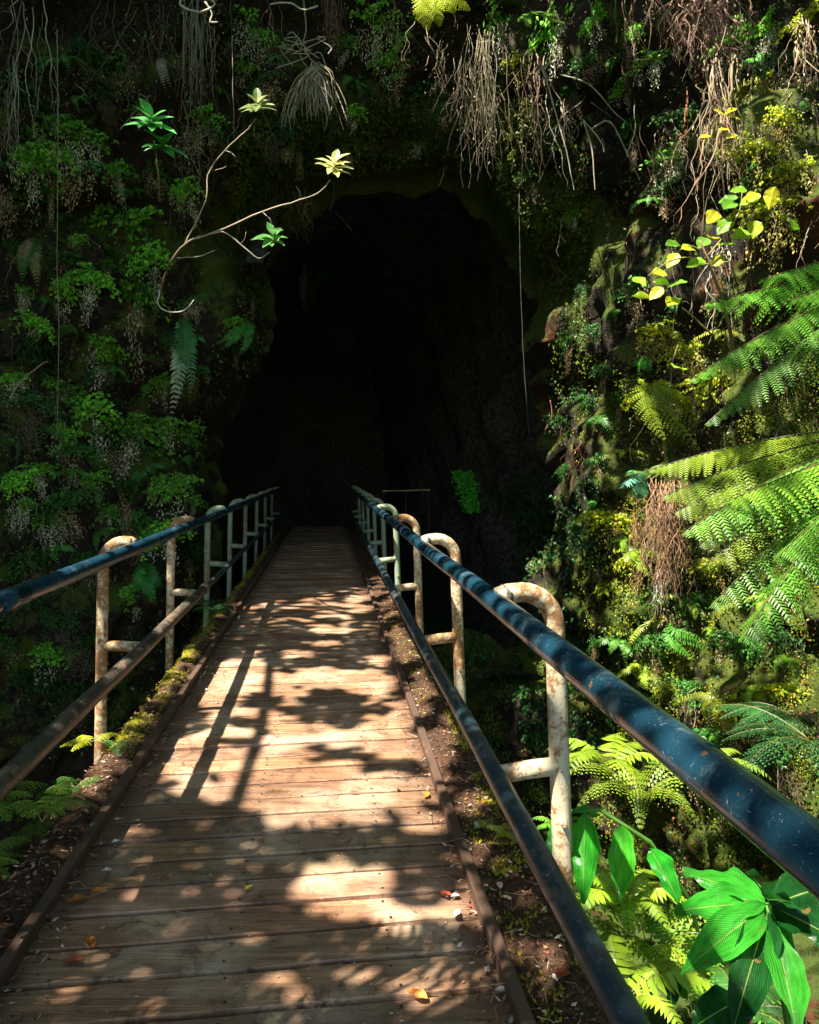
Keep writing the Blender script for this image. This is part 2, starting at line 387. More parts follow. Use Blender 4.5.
# ---------------------------------------------------------------- footbridge
br = empty('footbridge', (0, 0, 0), 'narrow footbridge of worn reddish planks with dirt edges running into the cave', 'footbridge')
XL, XR = -.93, .505; SK = .13
d = MB(); y = -1.6
while y < 20.5:
    w = .172+U(-.004, .004); k = U(.72, 1.16); cc = (k*U(.95, 1.1), k, k*U(.9, 1.02)); dz = U(-.004, .004)
    # plank subdivided along its length, with slightly worn edges
    nx = 14; x0, x1 = XL-.02, XR+.02; vs = []; fs = []
    rows = [(0, -.035), (0, -.003), (.003, 0), (w-.024, 0), (w-.014, -.012), (w-.014, -.035)]
    ch = U(0, 50); chip = U(.3, 1)
    for i in range(nx+1):
        x = x0+(x1-x0)*i/nx
        for ri, (yy, zz) in enumerate(rows):
            e = .006*noise.noise(Vector((x*3+ch, y, ri)))*chip
            vs.append((x, y+yy+SK*x+(e if ri in (0, 1, 4, 5, 2, 3) else 0), zz+dz+.004*noise.noise(Vector((x*2, y*9, ri*.2)))))
    for i in range(nx):
        for r in range(5): a = i*6+r; fs.append((a, a+6, a+7, a+1))
    fs.append((0, 1, 2, 3, 4, 5)); fs.append(tuple(nx*6+q for q in (5, 4, 3, 2, 1, 0)))
    d.add(vs, fs, cc)
    for bx in (-.85, -.3, .2, .44):
        for by in (.035, w-.05):
            nx_, ny_ = bx+U(-.015, .015), y+by+SK*bx+U(-.008, .008); nz = dz+.0035
            d.add([(nx_+.0055*math.cos(q*1.047), ny_+.0055*math.sin(q*1.047), nz) for q in range(6)], [(0, 1, 2, 3, 4, 5)], (.16, .13, .12))
    y += w
d.build('deck', M['wood'], br)
u = MB()
for x in (-.85, -.3, .2): u.box((x-.06, -1.6, -.28), (x+.06, 20.4, -.04))
u.build('beam', M['kerb'], br)
def kerb(x, name):
    k = MB(); hw, hh = .02, .048
    ys = np.arange(-1.6, 20.4, .15); vs = []; fs = []
    for yy in ys:
        ox = .006*noise.noise(Vector((yy*1.2, x, 0))); oz = .006*noise.noise(Vector((yy*2, x, 4)))
        for dx, dz in ((-hw, -.03), (-hw, hh), (-hw+.005, hh+.004), (hw-.005, hh+.004), (hw, hh), (hw, -.03)): vs.append((x+dx+ox, yy, dz+oz))
    for i in range(len(ys)-1):
        for r in range(5): a = i*6+r; fs.append((a, a+1, a+7, a+6))
    fs += [(0, 1, 2, 3, 4, 5), tuple(len(vs)-1-q for q in range(6))]
    k.add(vs, fs); return k.build(name, M['kerb'], br)
kerb(XL-.022, 'kerb'); kerb(XR+.022, 'kerb')
def verge(x0, x1, mossf):
    k = MB(); nx = 12; ys = np.arange(-1.6, 20.4, .035); vs = []; fs = []; cs = []
    for yy in ys:
        for i in range(nx+1):
            t = i/nx; x = x0+(x1-x0)*t
            ed = .05*noise.noise(Vector((yy*1.5, x1, 7)))
            z = .028+.03*noise.fractal(Vector((x*5, yy*5, 0)), 1, 2, 4)+.012*noise.noise(Vector((x*30, yy*30, 2)))+.03*math.sin(math.pi*t)
            if i >= nx-1: z = -.06-.05*R() if i == nx-1 else -.30
            xx = x+ed*t if i < nx else x1+ed
            if i == 0: z = max(z, .0)
            vs.append((xx, yy, z)); cs.append((mossf(yy, t), 0, 0))
    for i in range(len(ys)-1):
        for r in range(nx): a = i*(nx+1)+r; fs.append((a, a+1, a+nx+2, a+nx+1))
    o = len(k.v); k.add(vs, fs); k.c = cs
    return k.build('verge', M['dirt'], br, smooth=True), BVHTree.FromPolygons(vs, fs)
vl, vl_bvh = verge(XL-.045, -1.17, lambda y, t: .33*sm(3.9, 4.3, y)*sm(.1, .5, t)+.1*sm(6, 8, y))
vr, vr_bvh = verge(XR+.045, .80, lambda y, t: .16*sm(3.2, 3.6, y)*(1 if 3.3 < y < 4.6 or y > 6 else .5)+(.22 if 2.7 < y < 3.0 else 0))

# ---------------------------------------------------------------- railings
def railing(side):
    s = 1 if side == 'r' else -1
    if s > 0:
        xt, xl, xp0, xp1 = .573, .573, .785, .83; ps = [2.62+2.05*k for k in range(-1, 9)]; y0, y1 = -.6, 20.2
        lab = 'rusty pipe handrail on the right side of the bridge, blue sheen on its top rail'
    else:
        xt, xl, xp0, xp1 = -1.113, -1.075, -1.30, -1.32; ps = [4.5+1.96*k for k in range(-2, 8)]; y0, y1 = -.6, 19.2
        lab = 'rusty pipe handrail on the left side of the bridge, brown peeling lower rail'
    e = empty('handrail', (xt, 1.0, 0), lab, 'railing')
    base = Vector((xt, 1.0, 0))
    def bld(mb, name, mat, par, sm_=True):
        off = base if par is e else None
        o = mb.build(name, mat, None, smooth=sm_); o.parent = par
        o.location = -base if par is e else (0, 0, 0); return o
    zr, zl = 1.047, .46
    def line(x, z, a, b, st=.25):
        return [(x+.006*noise.noise(Vector((yy*.6, x, z))), yy, z+.006*noise.noise(Vector((yy*.7, z, x)))) for yy in np.arange(a, b, st)]
    t = MB(); t.tube(line(xt, zr, y0, y1), .037, 20); bld(t, 'top_rail', M['rail'], e)
    if s < 0:
        t = MB(); t.tube(line(xl, zl, y0, 6.75), .04, 18); t.tube([(xl, 6.72, zl), (xl, 6.80, zl)], .046, 18); bld(t, 'lower_rail', M['lowrail_brown'], e)
        t = MB(); t.tube(line(xl, zl, 6.8, y1), .026, 14); bld(t, 'lower_rail', M['lowrail'], e)
        t = MB(); t.tube([(xt, 2.58, zr), (xt, 2.80, zr)], .041, 18); bld(t, 'coupling', M['rail'], e)
    else:
        t = MB(); t.tube(line(xl, zl, y0, y1), .034, 18); bld(t, 'lower_rail', M['lowrail'], e)
        t = MB(); t.tube([(xt, 1.16, zr), (xt, 1.19, zr)], .0385, 18); bld(t, 'coupling', M['rail'], e)
    for yp in ps:
        near = yp < (7.5 if s > 0 else 7.2)
        far = yp > (7.5 if s > 0 else 7.2)
        r = .034; rb = .12; sk = .16
        pts = [(xt+s*.01, yp, zr+.02)]
        xo = abs(xp0-xt)
        pts.append((xt+s*(xo-rb)*.5, yp+s*sk*(xo-rb)*.5, zr+.032))
        for q in range(9):
            a = math.pi/2*q/8
            dx = xo-rb+rb*math.sin(a); pts.append((xt+s*dx, yp+s*sk*dx, zr+.035-rb+rb*math.cos(a)))
        yy = yp+s*sk*xo
        for q in range(1, 9):
            tt = q/8; pts.append((xp0+(xp1-xp0)*tt, yy, (zr-.085)*(1-tt)-.36*tt))
        t = MB(); t.tube(pts, r, 16)
        m = M['post_teal'] if far else M['post']
        po = bld(t, 'post', m, e)
        t = MB(); t.tube([(xt+s*.028, yp+s*sk*.028, zr+.022), (xt+s*.05, yp+s*sk*.05, zr+.024)], [.043, .036], 14)
        c = t.build('weld', M['lowrail_brown'], None, smooth=True); c.parent = po
        t = MB(); zc = zl+.01
        xq = xp0+(xp1-xp0)*.4
        t.tube([(xl+s*.02, yp+.0, zc-.005), ((xl+xq)/2, yp+s*.5*sk*xo, zc+.004), (xq, yy, zc+.012)], .031, 14)
        c = t.build('crossbar', m, None, smooth=True); c.parent = po
        t = MB(); t.tube([(xq, yy-.034, .30), (xq, yy-.05, .30)], .011, 6)
        c = t.build('bolt', M['post'], None); c.parent = po
railing('l'); railing('r')

# ---------------------------------------------------------------- foliage pieces
def leaflet(mb, p, dirv, nrmv, L, W, col):
    d = dirv.normalized(); s = d.cross(nrmv)
    if s.length < 1e-4: s = Vector((1, 0, 0))
    s.normalize(); n = s.cross(d)*.18*W
    mb.add([p, p+d*L*.45+s*W*.5-n, p+d*L, p+d*L*.45-s*W*.5-n, p+d*L*.5+n], [(0, 1, 4), (1, 2, 4), (2, 3, 4), (3, 0, 4)], col)
def blade(mb, p, d, s, L, W, col, seg=6, droop=.2, fold=.25, wav=0, uv=True, tipc=None, shape=.42):
    """a broad leaf: midrib from p along d, side s, bending down"""
    d = d.normalized(); s = (s-d*s.dot(d)).normalized(); n = s.cross(d)
    if n.z < 0: n = -n
    vs = []; fs = []; uvs = []; ph = U(0, 6)
    for i in range(seg+1):
        t = i/seg
        if uv: pr = (math.sin(math.pi*t**.78)**.85)*(1-.1*t)
        else: pr = math.sin(math.pi*t**shape)**.8 if 0 < t < 1 else 0
        c = p+d*(L*t*(1-.15*droop*t))-Vector((0, 0, 1))*(droop*L*t*t)
        for k in (-1, -.5, 0, .5, 1):
            w = W*.5*max(pr, .03)*k; u = abs(k)
            rip = wav*W*(math.sin(t*11+k*2+ph)+.6*math.sin(t*23+ph*2+k))*u*u*1.4
            vs.append(c+s*w+n*(fold*abs(w)*(1 if True else 0)+rip)); uvs.append((t, k))
    for i in range(seg):
        for k in range(4): a = i*5+k; fs.append((a, a+1, a+6, a+5))
    mb.add(vs, fs, col, uvs)
def frond(mb, pts, W, npin, col, bip=True, hang=.35, fwd=.35, npl=12, rr=.004, upv=Vector((0, 0, 1)), tipw=.12, rcol=(.16, .12, .03), start=.06, full=.3, plf=.62, pw=.95):
    pts = [Vector(p) for p in pts]; n = len(pts)
    def at(t):
        f = t*(n-1); i = min(int(f), n-2); return pts[i].lerp(pts[i+1], f-i)
    mb.tube([at(i/10) for i in range(11)], [rr*(1-.8*i/10) for i in range(11)], 4, rcol, cap=False)
    Lt = sum((pts[i+1]-pts[i]).length for i in range(n-1))
    for i in range(npin):
        t = start+(1-start)*(i+.5)/npin; p = at(t); tg = (at(min(1, t+.03))-at(max(0, t-.03))).normalized()
        sd = tg.cross(upv)
        if sd.length < 1e-3: continue
        sd.normalize(); up = sd.cross(tg)
        env = min(1, (t/full)**.6)*(1-t)**.62/(.7**.62) if t > full else (t/full)**.55
        env = max(tipw*.3, min(1, env))
        L = W*.5*env*U(.9, 1.06); sp = Lt*(1-start)/npin
        for s in (-1, 1):
            dv = (sd*s*U(.9, 1.1)+tg*fwd*U(.7, 1.3)-Vector((0, 0, 1))*hang*U(.5, 1.5)).normalized()
            cc = jit(col, .16)
            if not bip:
                q = p; nn = dv.cross(tg)
                ww = min(sp*pw, L*.4)
                side = tg-dv*tg.dot(dv); side.normalize()
                dr = Vector((0, 0, -1))*L*.12
                mb.add([p-side*ww*.3, p+side*ww*.5, p+dv*L*.5+side*ww*.42+dr*.4, p+dv*L+dr+side*ww*.1, p+dv*L*.5-side*ww*.42+dr*.4], [(0, 1, 2, 4), (4, 2, 3)], cc)
            else:
                k = max(3, int(npl*env**.5)); side = tg-dv*tg.dot(dv); side.normalize()
                for j in range(k):
                    u = (j+.5)/k; q = p+dv*L*u-Vector((0, 0, 1))*L*.22*u*u
                    pl = min(sp*plf, L/k*3.6)*(1-u)**.5*1.15+.002; hw = L/k*.46
                    for s2 in (-1, 1):
                        d2 = (side*s2+dv*.4-Vector((0, 0, .25))).normalized()
                        a = q-dv*hw*.8; b = q+dv*hw*.8
                        mb.add([a, b, q+d2*pl+dv*hw*.5, q+d2*pl*.7-dv*hw*.3], [(0, 1, 2, 3)], cc)
def arc(p0, p1, lift=.25, n=9, side=None):
    bow = Vector((U(-.05, .05), U(-.05, .05), 0))*(Vector(p1)-Vector(p0)).length; side = bow if side is None else side+bow
    p0, p1 = Vector(p0), Vector(p1); L = (p1-p0).length; m = (p0+p1)/2+Vector((0, 0, lift*L))
    if side is not None: m += side
    return [(p0*(1-t)**2+m*2*t*(1-t)+p1*t*t) for t in [i/(n-1) for i in range(n)]]

G1 = (.04, .15, .02); G2 = (.08, .26, .03); GD = (.03, .11, .018); YG = (.28, .36, .015); TAN = (.38, .29, .16); PALE = (.55, .55, .38); BRN = (.15, .075, .035)

# prototypes of the drooping clumps (local: wall behind at +Y, hanging towards -Z)
def proto_clump(kind, seed):
    random.seed(seed)
    e = empty('maidenhair_fern', (0, 0, 0), None, 'fern')
    a = MB(); b = MB()
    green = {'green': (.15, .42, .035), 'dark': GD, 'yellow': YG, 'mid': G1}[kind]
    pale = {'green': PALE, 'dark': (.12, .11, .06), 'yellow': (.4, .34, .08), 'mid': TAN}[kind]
    for i in range([26, 34, 14, 30, 20][seed//7 % 5]):          # living sprays
        ang = U(-1.3, 1.3); out = U(.05, .32); L = U(.18, .5)
        p0 = Vector((U(-.07, .07), .05, U(-.03, .08)))
        pm = p0+Vector((math.sin(ang)*L*.6, -out, U(.02, .16)))
        p1 = pm+Vector((math.sin(ang)*L*.4, -out*.4, -L*U(.2, .9)))
        a.tube([p0, pm, p1], .003, 3, (.03, .02, .012), cap=False)
        n = int(L*60)
        for j in range(n):
            t = (j+R())/n; q = p0*(1-t)**2+pm*2*t*(1-t)+p1*t*t+Vector((U(-.035, .035), U(-.03, .03), U(-.03, .03)))
            s = U(.04, .075)
            leaflet(a, q, Vector((U(-1, 1), U(-.6, .3), U(-1.2, .1))), Vector((U(-.4, .4), -1, U(-.1, .9))), s, s*.7, jit(green if R() < .75 else (green[0]*1.6, green[1]*1.2, green[2]), .5))
    for i in range([16, 6, 26, 10, 20][seed//7 % 5]):          # withered sprays hanging below
        x = random.gauss(0, .15); z0 = U(-.25, .02); L = U(.1, .6)*max(.2, 1-abs(x)*1.4); nn = int(L*78)
        for j in range(max(nn, 3)):
            t = (j+R())/max(nn, 3); q = Vector((x+U(-.055, .055), -.1+U(-.07, .06), z0-L*t+U(-.02, .02))); s = U(.014, .038)
            leaflet(b, q, Vector((U(-.6, .6), U(-.4, .2), -1)), Vector((U(-.9, .9), -1, U(-.6, .6))), s*1.2, s*.45, jit(pale, .5))
        b.tube([(x, -.05, z0+.05), (x+U(-.02, .02), -.1, z0-L)], .0025, 3, BRN, cap=False)
    a.build('fronds', M['leaf'], e); b.build('withered_fronds', M['litter'], e)
    return e
protos = {k: [proto_clump(k, 10+i*7+len(k)) for i in range(5)] for k in ('green', 'dark', 'yellow', 'mid')}
random.seed(11)
used = set()
LBL = []     # (object, base label, px, py)
def aim(n):
    return math.atan2(-n.x, -n.y) if abs(n.x)+abs(n.y) > 1e-3 else 0
def put(proto, px, py, size, h=None, tilt=0, base=None):
    if h is None:
        p, n = hit(px, py)
    else: p, n = h
    if proto.name in used: o = copy_tree(proto)
    else: o = proto; used.add(proto.name)
    o.location = p+n*.02; s = size*p.y/F/.75       # size in pixels of clump height
    a = math.atan2(n.x, -n.y); o.rotation_euler = (0, U(-.45, .45), a+U(-.4, .4))
    o.scale = (s*U(.85, 1.3), s*U(.7, 1.0), s*U(.9, 1.1))
    return o
zonesx = [(0, 70, 'at the far left edge'), (70, 150, 'left of the hanging sword fern'), (150, 290, 'left of the cave mouth'), (290, 420, 'above the left of the arch'), (420, 560, 'above the right of the arch'), (560, 640, 'just right of the cave mouth'), (640, 830, 'on the far right wall')]
zonesy = [(0, 90, 'topmost'), (90, 190, 'high up'), (190, 300, 'upper middle'), (300, 420, 'mid height'), (420, 560, 'at rail height'), (560, 760, 'below the rails'), (760, 1024, 'in the pit')]
def zone(px, py):
    zx = next(t for a, b, t in zonesx if a <= max(0, min(829, px)) < b); zy = next(t for a, b, t in zonesy if a <= max(0, min(1023, py)) < b)
    return f'{zx}, {zy}'
# clumps read off the photograph: px, py (top), height, kind
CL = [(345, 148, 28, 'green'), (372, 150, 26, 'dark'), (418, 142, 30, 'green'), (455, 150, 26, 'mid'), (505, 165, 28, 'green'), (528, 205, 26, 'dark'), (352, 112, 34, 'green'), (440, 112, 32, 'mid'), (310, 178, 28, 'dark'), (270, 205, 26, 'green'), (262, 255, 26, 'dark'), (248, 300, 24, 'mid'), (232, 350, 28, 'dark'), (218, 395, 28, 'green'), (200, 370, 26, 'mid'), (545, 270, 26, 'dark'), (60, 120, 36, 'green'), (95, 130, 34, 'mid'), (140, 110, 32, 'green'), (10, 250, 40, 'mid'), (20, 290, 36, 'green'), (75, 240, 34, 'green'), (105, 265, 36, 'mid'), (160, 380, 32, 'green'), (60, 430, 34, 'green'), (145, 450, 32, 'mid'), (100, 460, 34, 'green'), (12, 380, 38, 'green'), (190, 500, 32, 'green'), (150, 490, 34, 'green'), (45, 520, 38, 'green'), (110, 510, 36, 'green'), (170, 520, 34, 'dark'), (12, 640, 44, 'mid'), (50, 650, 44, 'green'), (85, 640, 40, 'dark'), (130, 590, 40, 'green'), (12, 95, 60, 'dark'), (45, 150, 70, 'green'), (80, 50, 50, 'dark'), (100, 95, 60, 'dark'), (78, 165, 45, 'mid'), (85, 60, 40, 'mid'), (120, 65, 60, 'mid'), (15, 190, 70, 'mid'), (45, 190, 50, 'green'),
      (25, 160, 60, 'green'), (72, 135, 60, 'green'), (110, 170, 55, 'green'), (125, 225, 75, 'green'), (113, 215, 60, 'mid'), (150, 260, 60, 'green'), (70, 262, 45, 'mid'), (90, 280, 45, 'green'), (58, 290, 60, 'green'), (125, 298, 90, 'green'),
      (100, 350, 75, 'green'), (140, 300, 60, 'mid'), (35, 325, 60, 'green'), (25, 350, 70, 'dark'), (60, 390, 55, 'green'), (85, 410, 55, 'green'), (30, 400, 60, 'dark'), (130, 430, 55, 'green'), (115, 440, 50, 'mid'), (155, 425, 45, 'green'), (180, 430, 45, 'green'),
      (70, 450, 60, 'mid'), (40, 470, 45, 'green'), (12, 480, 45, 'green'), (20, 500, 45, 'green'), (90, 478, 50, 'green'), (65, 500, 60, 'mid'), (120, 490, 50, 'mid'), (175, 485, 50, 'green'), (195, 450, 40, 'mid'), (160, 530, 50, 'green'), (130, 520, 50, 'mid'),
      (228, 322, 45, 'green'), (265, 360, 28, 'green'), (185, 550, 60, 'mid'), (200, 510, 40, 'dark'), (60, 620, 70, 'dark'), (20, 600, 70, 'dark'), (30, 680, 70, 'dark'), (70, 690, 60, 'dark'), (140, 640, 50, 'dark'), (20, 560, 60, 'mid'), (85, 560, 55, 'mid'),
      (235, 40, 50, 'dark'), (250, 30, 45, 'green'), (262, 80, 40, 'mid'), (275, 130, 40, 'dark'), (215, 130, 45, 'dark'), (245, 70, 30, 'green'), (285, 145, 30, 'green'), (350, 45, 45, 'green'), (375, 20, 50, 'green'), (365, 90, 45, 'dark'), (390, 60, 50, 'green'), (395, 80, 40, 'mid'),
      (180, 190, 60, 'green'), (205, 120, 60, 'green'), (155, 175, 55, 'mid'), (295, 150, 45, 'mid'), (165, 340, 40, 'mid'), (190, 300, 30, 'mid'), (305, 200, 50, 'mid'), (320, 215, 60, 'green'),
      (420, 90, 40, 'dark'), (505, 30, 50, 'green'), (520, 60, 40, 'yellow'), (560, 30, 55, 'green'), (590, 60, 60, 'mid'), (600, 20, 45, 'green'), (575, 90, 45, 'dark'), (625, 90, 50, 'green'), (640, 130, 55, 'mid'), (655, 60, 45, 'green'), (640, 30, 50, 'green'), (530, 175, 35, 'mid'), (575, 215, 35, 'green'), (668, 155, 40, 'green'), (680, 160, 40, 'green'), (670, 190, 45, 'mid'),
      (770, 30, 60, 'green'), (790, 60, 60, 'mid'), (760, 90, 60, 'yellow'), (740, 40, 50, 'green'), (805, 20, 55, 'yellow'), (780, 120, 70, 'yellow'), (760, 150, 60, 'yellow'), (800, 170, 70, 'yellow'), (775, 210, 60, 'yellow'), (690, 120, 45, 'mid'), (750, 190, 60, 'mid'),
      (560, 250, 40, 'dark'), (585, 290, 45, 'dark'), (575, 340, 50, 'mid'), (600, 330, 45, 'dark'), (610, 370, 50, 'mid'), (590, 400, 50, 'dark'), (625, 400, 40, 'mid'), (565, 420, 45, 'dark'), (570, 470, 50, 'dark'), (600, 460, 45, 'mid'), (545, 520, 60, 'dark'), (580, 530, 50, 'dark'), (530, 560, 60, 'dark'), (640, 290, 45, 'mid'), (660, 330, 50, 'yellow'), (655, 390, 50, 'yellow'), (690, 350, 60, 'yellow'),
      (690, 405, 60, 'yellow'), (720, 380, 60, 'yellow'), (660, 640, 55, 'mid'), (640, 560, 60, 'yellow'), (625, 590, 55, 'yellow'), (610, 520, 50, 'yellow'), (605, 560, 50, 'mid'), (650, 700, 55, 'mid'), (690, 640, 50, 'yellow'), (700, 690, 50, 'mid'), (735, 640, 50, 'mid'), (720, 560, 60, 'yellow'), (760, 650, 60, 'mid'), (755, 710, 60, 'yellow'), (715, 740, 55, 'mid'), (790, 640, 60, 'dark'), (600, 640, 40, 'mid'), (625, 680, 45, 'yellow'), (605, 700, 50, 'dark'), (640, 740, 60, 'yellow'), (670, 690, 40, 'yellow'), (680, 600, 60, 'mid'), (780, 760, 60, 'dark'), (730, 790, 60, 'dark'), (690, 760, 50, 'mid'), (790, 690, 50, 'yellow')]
tone = {'green': ['bright green maidenhair fern'], 'dark': ['dull dark maidenhair fern'], 'yellow': ['yellow-green maidenhair fern'], 'mid': ['tan-edged maidenhair fern']}
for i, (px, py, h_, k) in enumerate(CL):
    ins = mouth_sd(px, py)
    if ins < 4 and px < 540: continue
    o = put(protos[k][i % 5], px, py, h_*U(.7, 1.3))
    sz = 'small ' if h_ < 45 else ('large ' if h_ >= 65 else '')
    o.scale = o.scale*.88; LBL.append((o, sz+tone[k][0]+' '+zone(px, py), px, py))
    o['group'] = 'maidenhair ferns on the rock walls'
for k in protos:
    for pr in protos[k]:
        if pr.name not in used:
            for ch in list(pr.children): bpy.data.objects.remove(ch)
            bpy.data.objects.remove(pr)

# dense low growth nobody could count: three sheets of tiny leaves, by colour
def cover(name, spots, colf, smin, smax, label, hf=None):
    mb = MB()
    for px, py in spots:
        p, n = (hf or hit)(px, py)
        if p is None: continue
        if p.y > (18 if hf is None else 99): continue
        dn = Vector((0, 0, -1)); cc = colf(px, py, p)
        if cc is None: continue
        for q in range(2):
            s = U(smin, smax)*max(.5, p.y/10)
            v = n+Vector((U(-.7, .7), U(-.7, .7), U(-.5, .5)))
            leaflet(mb, p+n*U(.005, .09)+Vector((U(-.05, .05), U(-.05, .05), U(-.05, .05))), dn+Vector((U(-.9, .9), U(-.9, .3), U(0, .6))), v, s, s*U(.5, .9), jit(cc, .4))
    return tag(mb.build(name, M['leaf']), label, 'ground cover', None, 'stuff')
def colA(px, py, p):
    m = noise.noise(p*1.1+Vector((3, 0, 0)))+.5*noise.noise(p*3.5)
    if px < 300 and 330 > py > 160 and px > 205: return None if R() < .8 else GD
    dens = .12 if (m < -.08) else (.75 if m > .15 else .4)
    if 330 < px < 560 and py > 100: return ((.16, .2, .015) if R() < .5 else (.06, .11, .015)) if m > -.25 and R() < .85 else None
    if 540 < px < 620 and py < 560: dens *= .4
    if px > 620 and py > 360: dens = 1.0 if m > -.05 else .35
    if R() > dens: return None
    if px > 590 and py > 360:
        if m > .2: return (.22, .27, .012) if R() < .5 else (.08, .18, .02)
        if m > -.1: return (.06, .14, .015) if R() < .6 else (.22, .13, .04)
        return (.28, .11, .03) if R() < .35 else (.06, .1, .02)
    if px > 680: return (.14, .2, .025) if R() < .6 else TAN
    r = R()
    return G1 if r < .35 else (GD if r < .7 else ((.1, .1, .03) if r < .85 else TAN))
sp = [(U(-60, 860), U(-60, 1024)) for _ in range(56000)]
cover('moss_and_creepers', [s for s in sp if mouth_sd(*s) > -6], colA, .025, .06, 'low moss and tiny creepers matted over the rock walls')
sp = [(U(235, 590), U(95, 400)) for _ in range(26000)]
sp = [q for q in sp if -14 < mouth_sd(*q) < 75 and (q[1] < 235 or R() < .45)]
def colR(px, py, p):
    m = noise.noise(p*1.3)+.5*noise.noise(p*4+Vector((1, 2, 3)))
    if m < -.22: return None
    return (.13, .17, .012) if m > .2 or R() < .3 else ((.05, .12, .015) if R() < .7 else (.13, .10, .04))
cover('arch_moss', sp, colR, .03, .065, 'olive moss and tiny ferns matted round the rim of the cave mouth')
sp = [(U(580, 850), U(330, 1000)) for _ in range(22000)]
def colB(px, py, p):
    m = noise.noise(p*1.6+Vector((3, 5, 0)))
    m += .35*noise.noise(p*5)
    if m < .16: return None
    return (.30, .31, .01) if R() < .6 else (.14, .24, .015)
cover('yellow_moss', sp, colB, .014, .034, 'bright yellow-green moss cushions over the right wall')
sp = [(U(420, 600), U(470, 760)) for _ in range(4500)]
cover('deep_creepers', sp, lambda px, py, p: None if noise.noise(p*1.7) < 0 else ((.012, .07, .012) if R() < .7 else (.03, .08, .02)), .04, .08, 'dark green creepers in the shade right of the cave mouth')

# small pinnate ferns rooted in the walls
def proto_fern(seed, col, n, spread):
    random.seed(seed); e = empty('wall_fern', (0, 0, 0), None, 'fern', 'small pinnate ferns on the rock walls')
    for i in range(n):
        m = MB(); a = (-1+2*(i+.5)/n)*spread+U(-.2, .2); L = U(.45, .85)
        mid = Vector((math.sin(a)*L*.5, -U(.15, .4), U(.05, .3)*math.cos(a))); tip = Vector((math.sin(a)*L*.95, -U(.1, .35), -U(.1, .8)*L))
        pts = [Vector((0, .05, 0))*(1-t)**2+mid*2*t*(1-t)+tip*t*t for t in [q/8 for q in range(9)]]
        frond(m, pts, .30, 17, jit(col, .25), False, .3, .35, 6, .005, upv=Vector((0, -.5, 1)), rcol=(.12, .1, .03))
        m.build('frond', M['leaf'], e)
    return e
fpro = {'green': [proto_fern(51, (.06, .24, .03), 6, 1.1), proto_fern(52, (.05, .18, .03), 4, .8), proto_fern(56, (.09, .26, .03), 5, 1.4)], 'yellow': [proto_fern(53, (.22, .32, .02), 6, 1.2), proto_fern(54, (.14, .27, .02), 5, .8), proto_fern(55, (.30, .34, .03), 4, 1.3)]}
random.seed(77)
FL = [(60, 60, 26), (20, 130, 30), (95, 140, 24), (130, 190, 26), (60, 215, 26), (105, 250, 28), (140, 270, 24), (45, 300, 26), (80, 335, 30), (112, 370, 24), (40, 430, 28), (75, 470, 24), (145, 470, 26), (180, 460, 22), (100, 530, 28), (50, 550, 28), (15, 440, 26), (150, 385, 22), (195, 340, 20), (75, 100, 26), (215, 90, 22), (250, 110, 22), (275, 60, 24), (350, 80, 24), (400, 40, 26), (375, 140, 20), (590, 120, 26), (620, 60, 26), (560, 150, 22), (650, 200, 24), (760, 60, 30), (800, 110, 30),
      (620, 310, 26), (650, 360, 30), (600, 420, 24), (625, 450, 26), (600, 500, 26), (630, 540, 30), (660, 620, 30), (690, 600, 32), (720, 630, 30), (620, 640, 26), (645, 670, 30), (680, 690, 30), (720, 700, 34), (755, 690, 34), (700, 740, 32), (740, 600, 30), (770, 600, 34), (790, 660, 34), (660, 760, 32), (605, 590, 24), (700, 460, 30), (730, 330, 30), (680, 300, 28), (750, 780, 34)]
for i, (px, py, h_) in enumerate(FL):
    if mouth_sd(px, py) < 4: continue
    k = 'yellow' if (px > 600 and py > 280 and R() < .7) else 'green'
    o = put(fpro[k][i % 3], px, py, h_*1.25*U(.8, 1.25)); LBL.append((o, ('yellow-green' if k == 'yellow' else 'green')+' pinnate fern '+zone(px, py), px, py))
random.seed(12)

# ---------------------------------------------------------------- larger ferns
def mk(name, mats, base, label, cat, group=None): return empty(name, base, label, cat, group)
def child(mb, name, mat, par, smooth=False):
    o = mb.build(name, mat, None, smooth); o.parent = par; o.location = -par.location; return o

# tree fern at the right edge
crown = P(1010, 235, 4.3); crown2 = P(985, 425, 4.0)
tf_ = empty('tree_fern', (crown.x, crown.y, -.9), 'large tree fern whose long feathery fronds reach in from the right edge', 'tree fern')
tm = MB(); tm.tube([(crown.x+.03*math.sin(i), crown.y, -.9+i*.42) for i in range(10)], [.13+.01*(i % 2) for i in range(10)], 12, (.05, .03, .018))
for i in range(300):
    a = U(0, 6.28); z = U(-.8, 2.8); leaflet(tm, Vector((crown.x+.13*math.cos(a), crown.y+.13*math.sin(a), z)), Vector((math.cos(a)*.5, math.sin(a)*.5, -1)), Vector((math.cos(a), math.sin(a), 0)), .12, .02, jit(BRN, .3))
child(tm, 'trunk', M['litter'], tf_)
FG = (.09, .24, .02); FY = (.20, .30, .02)
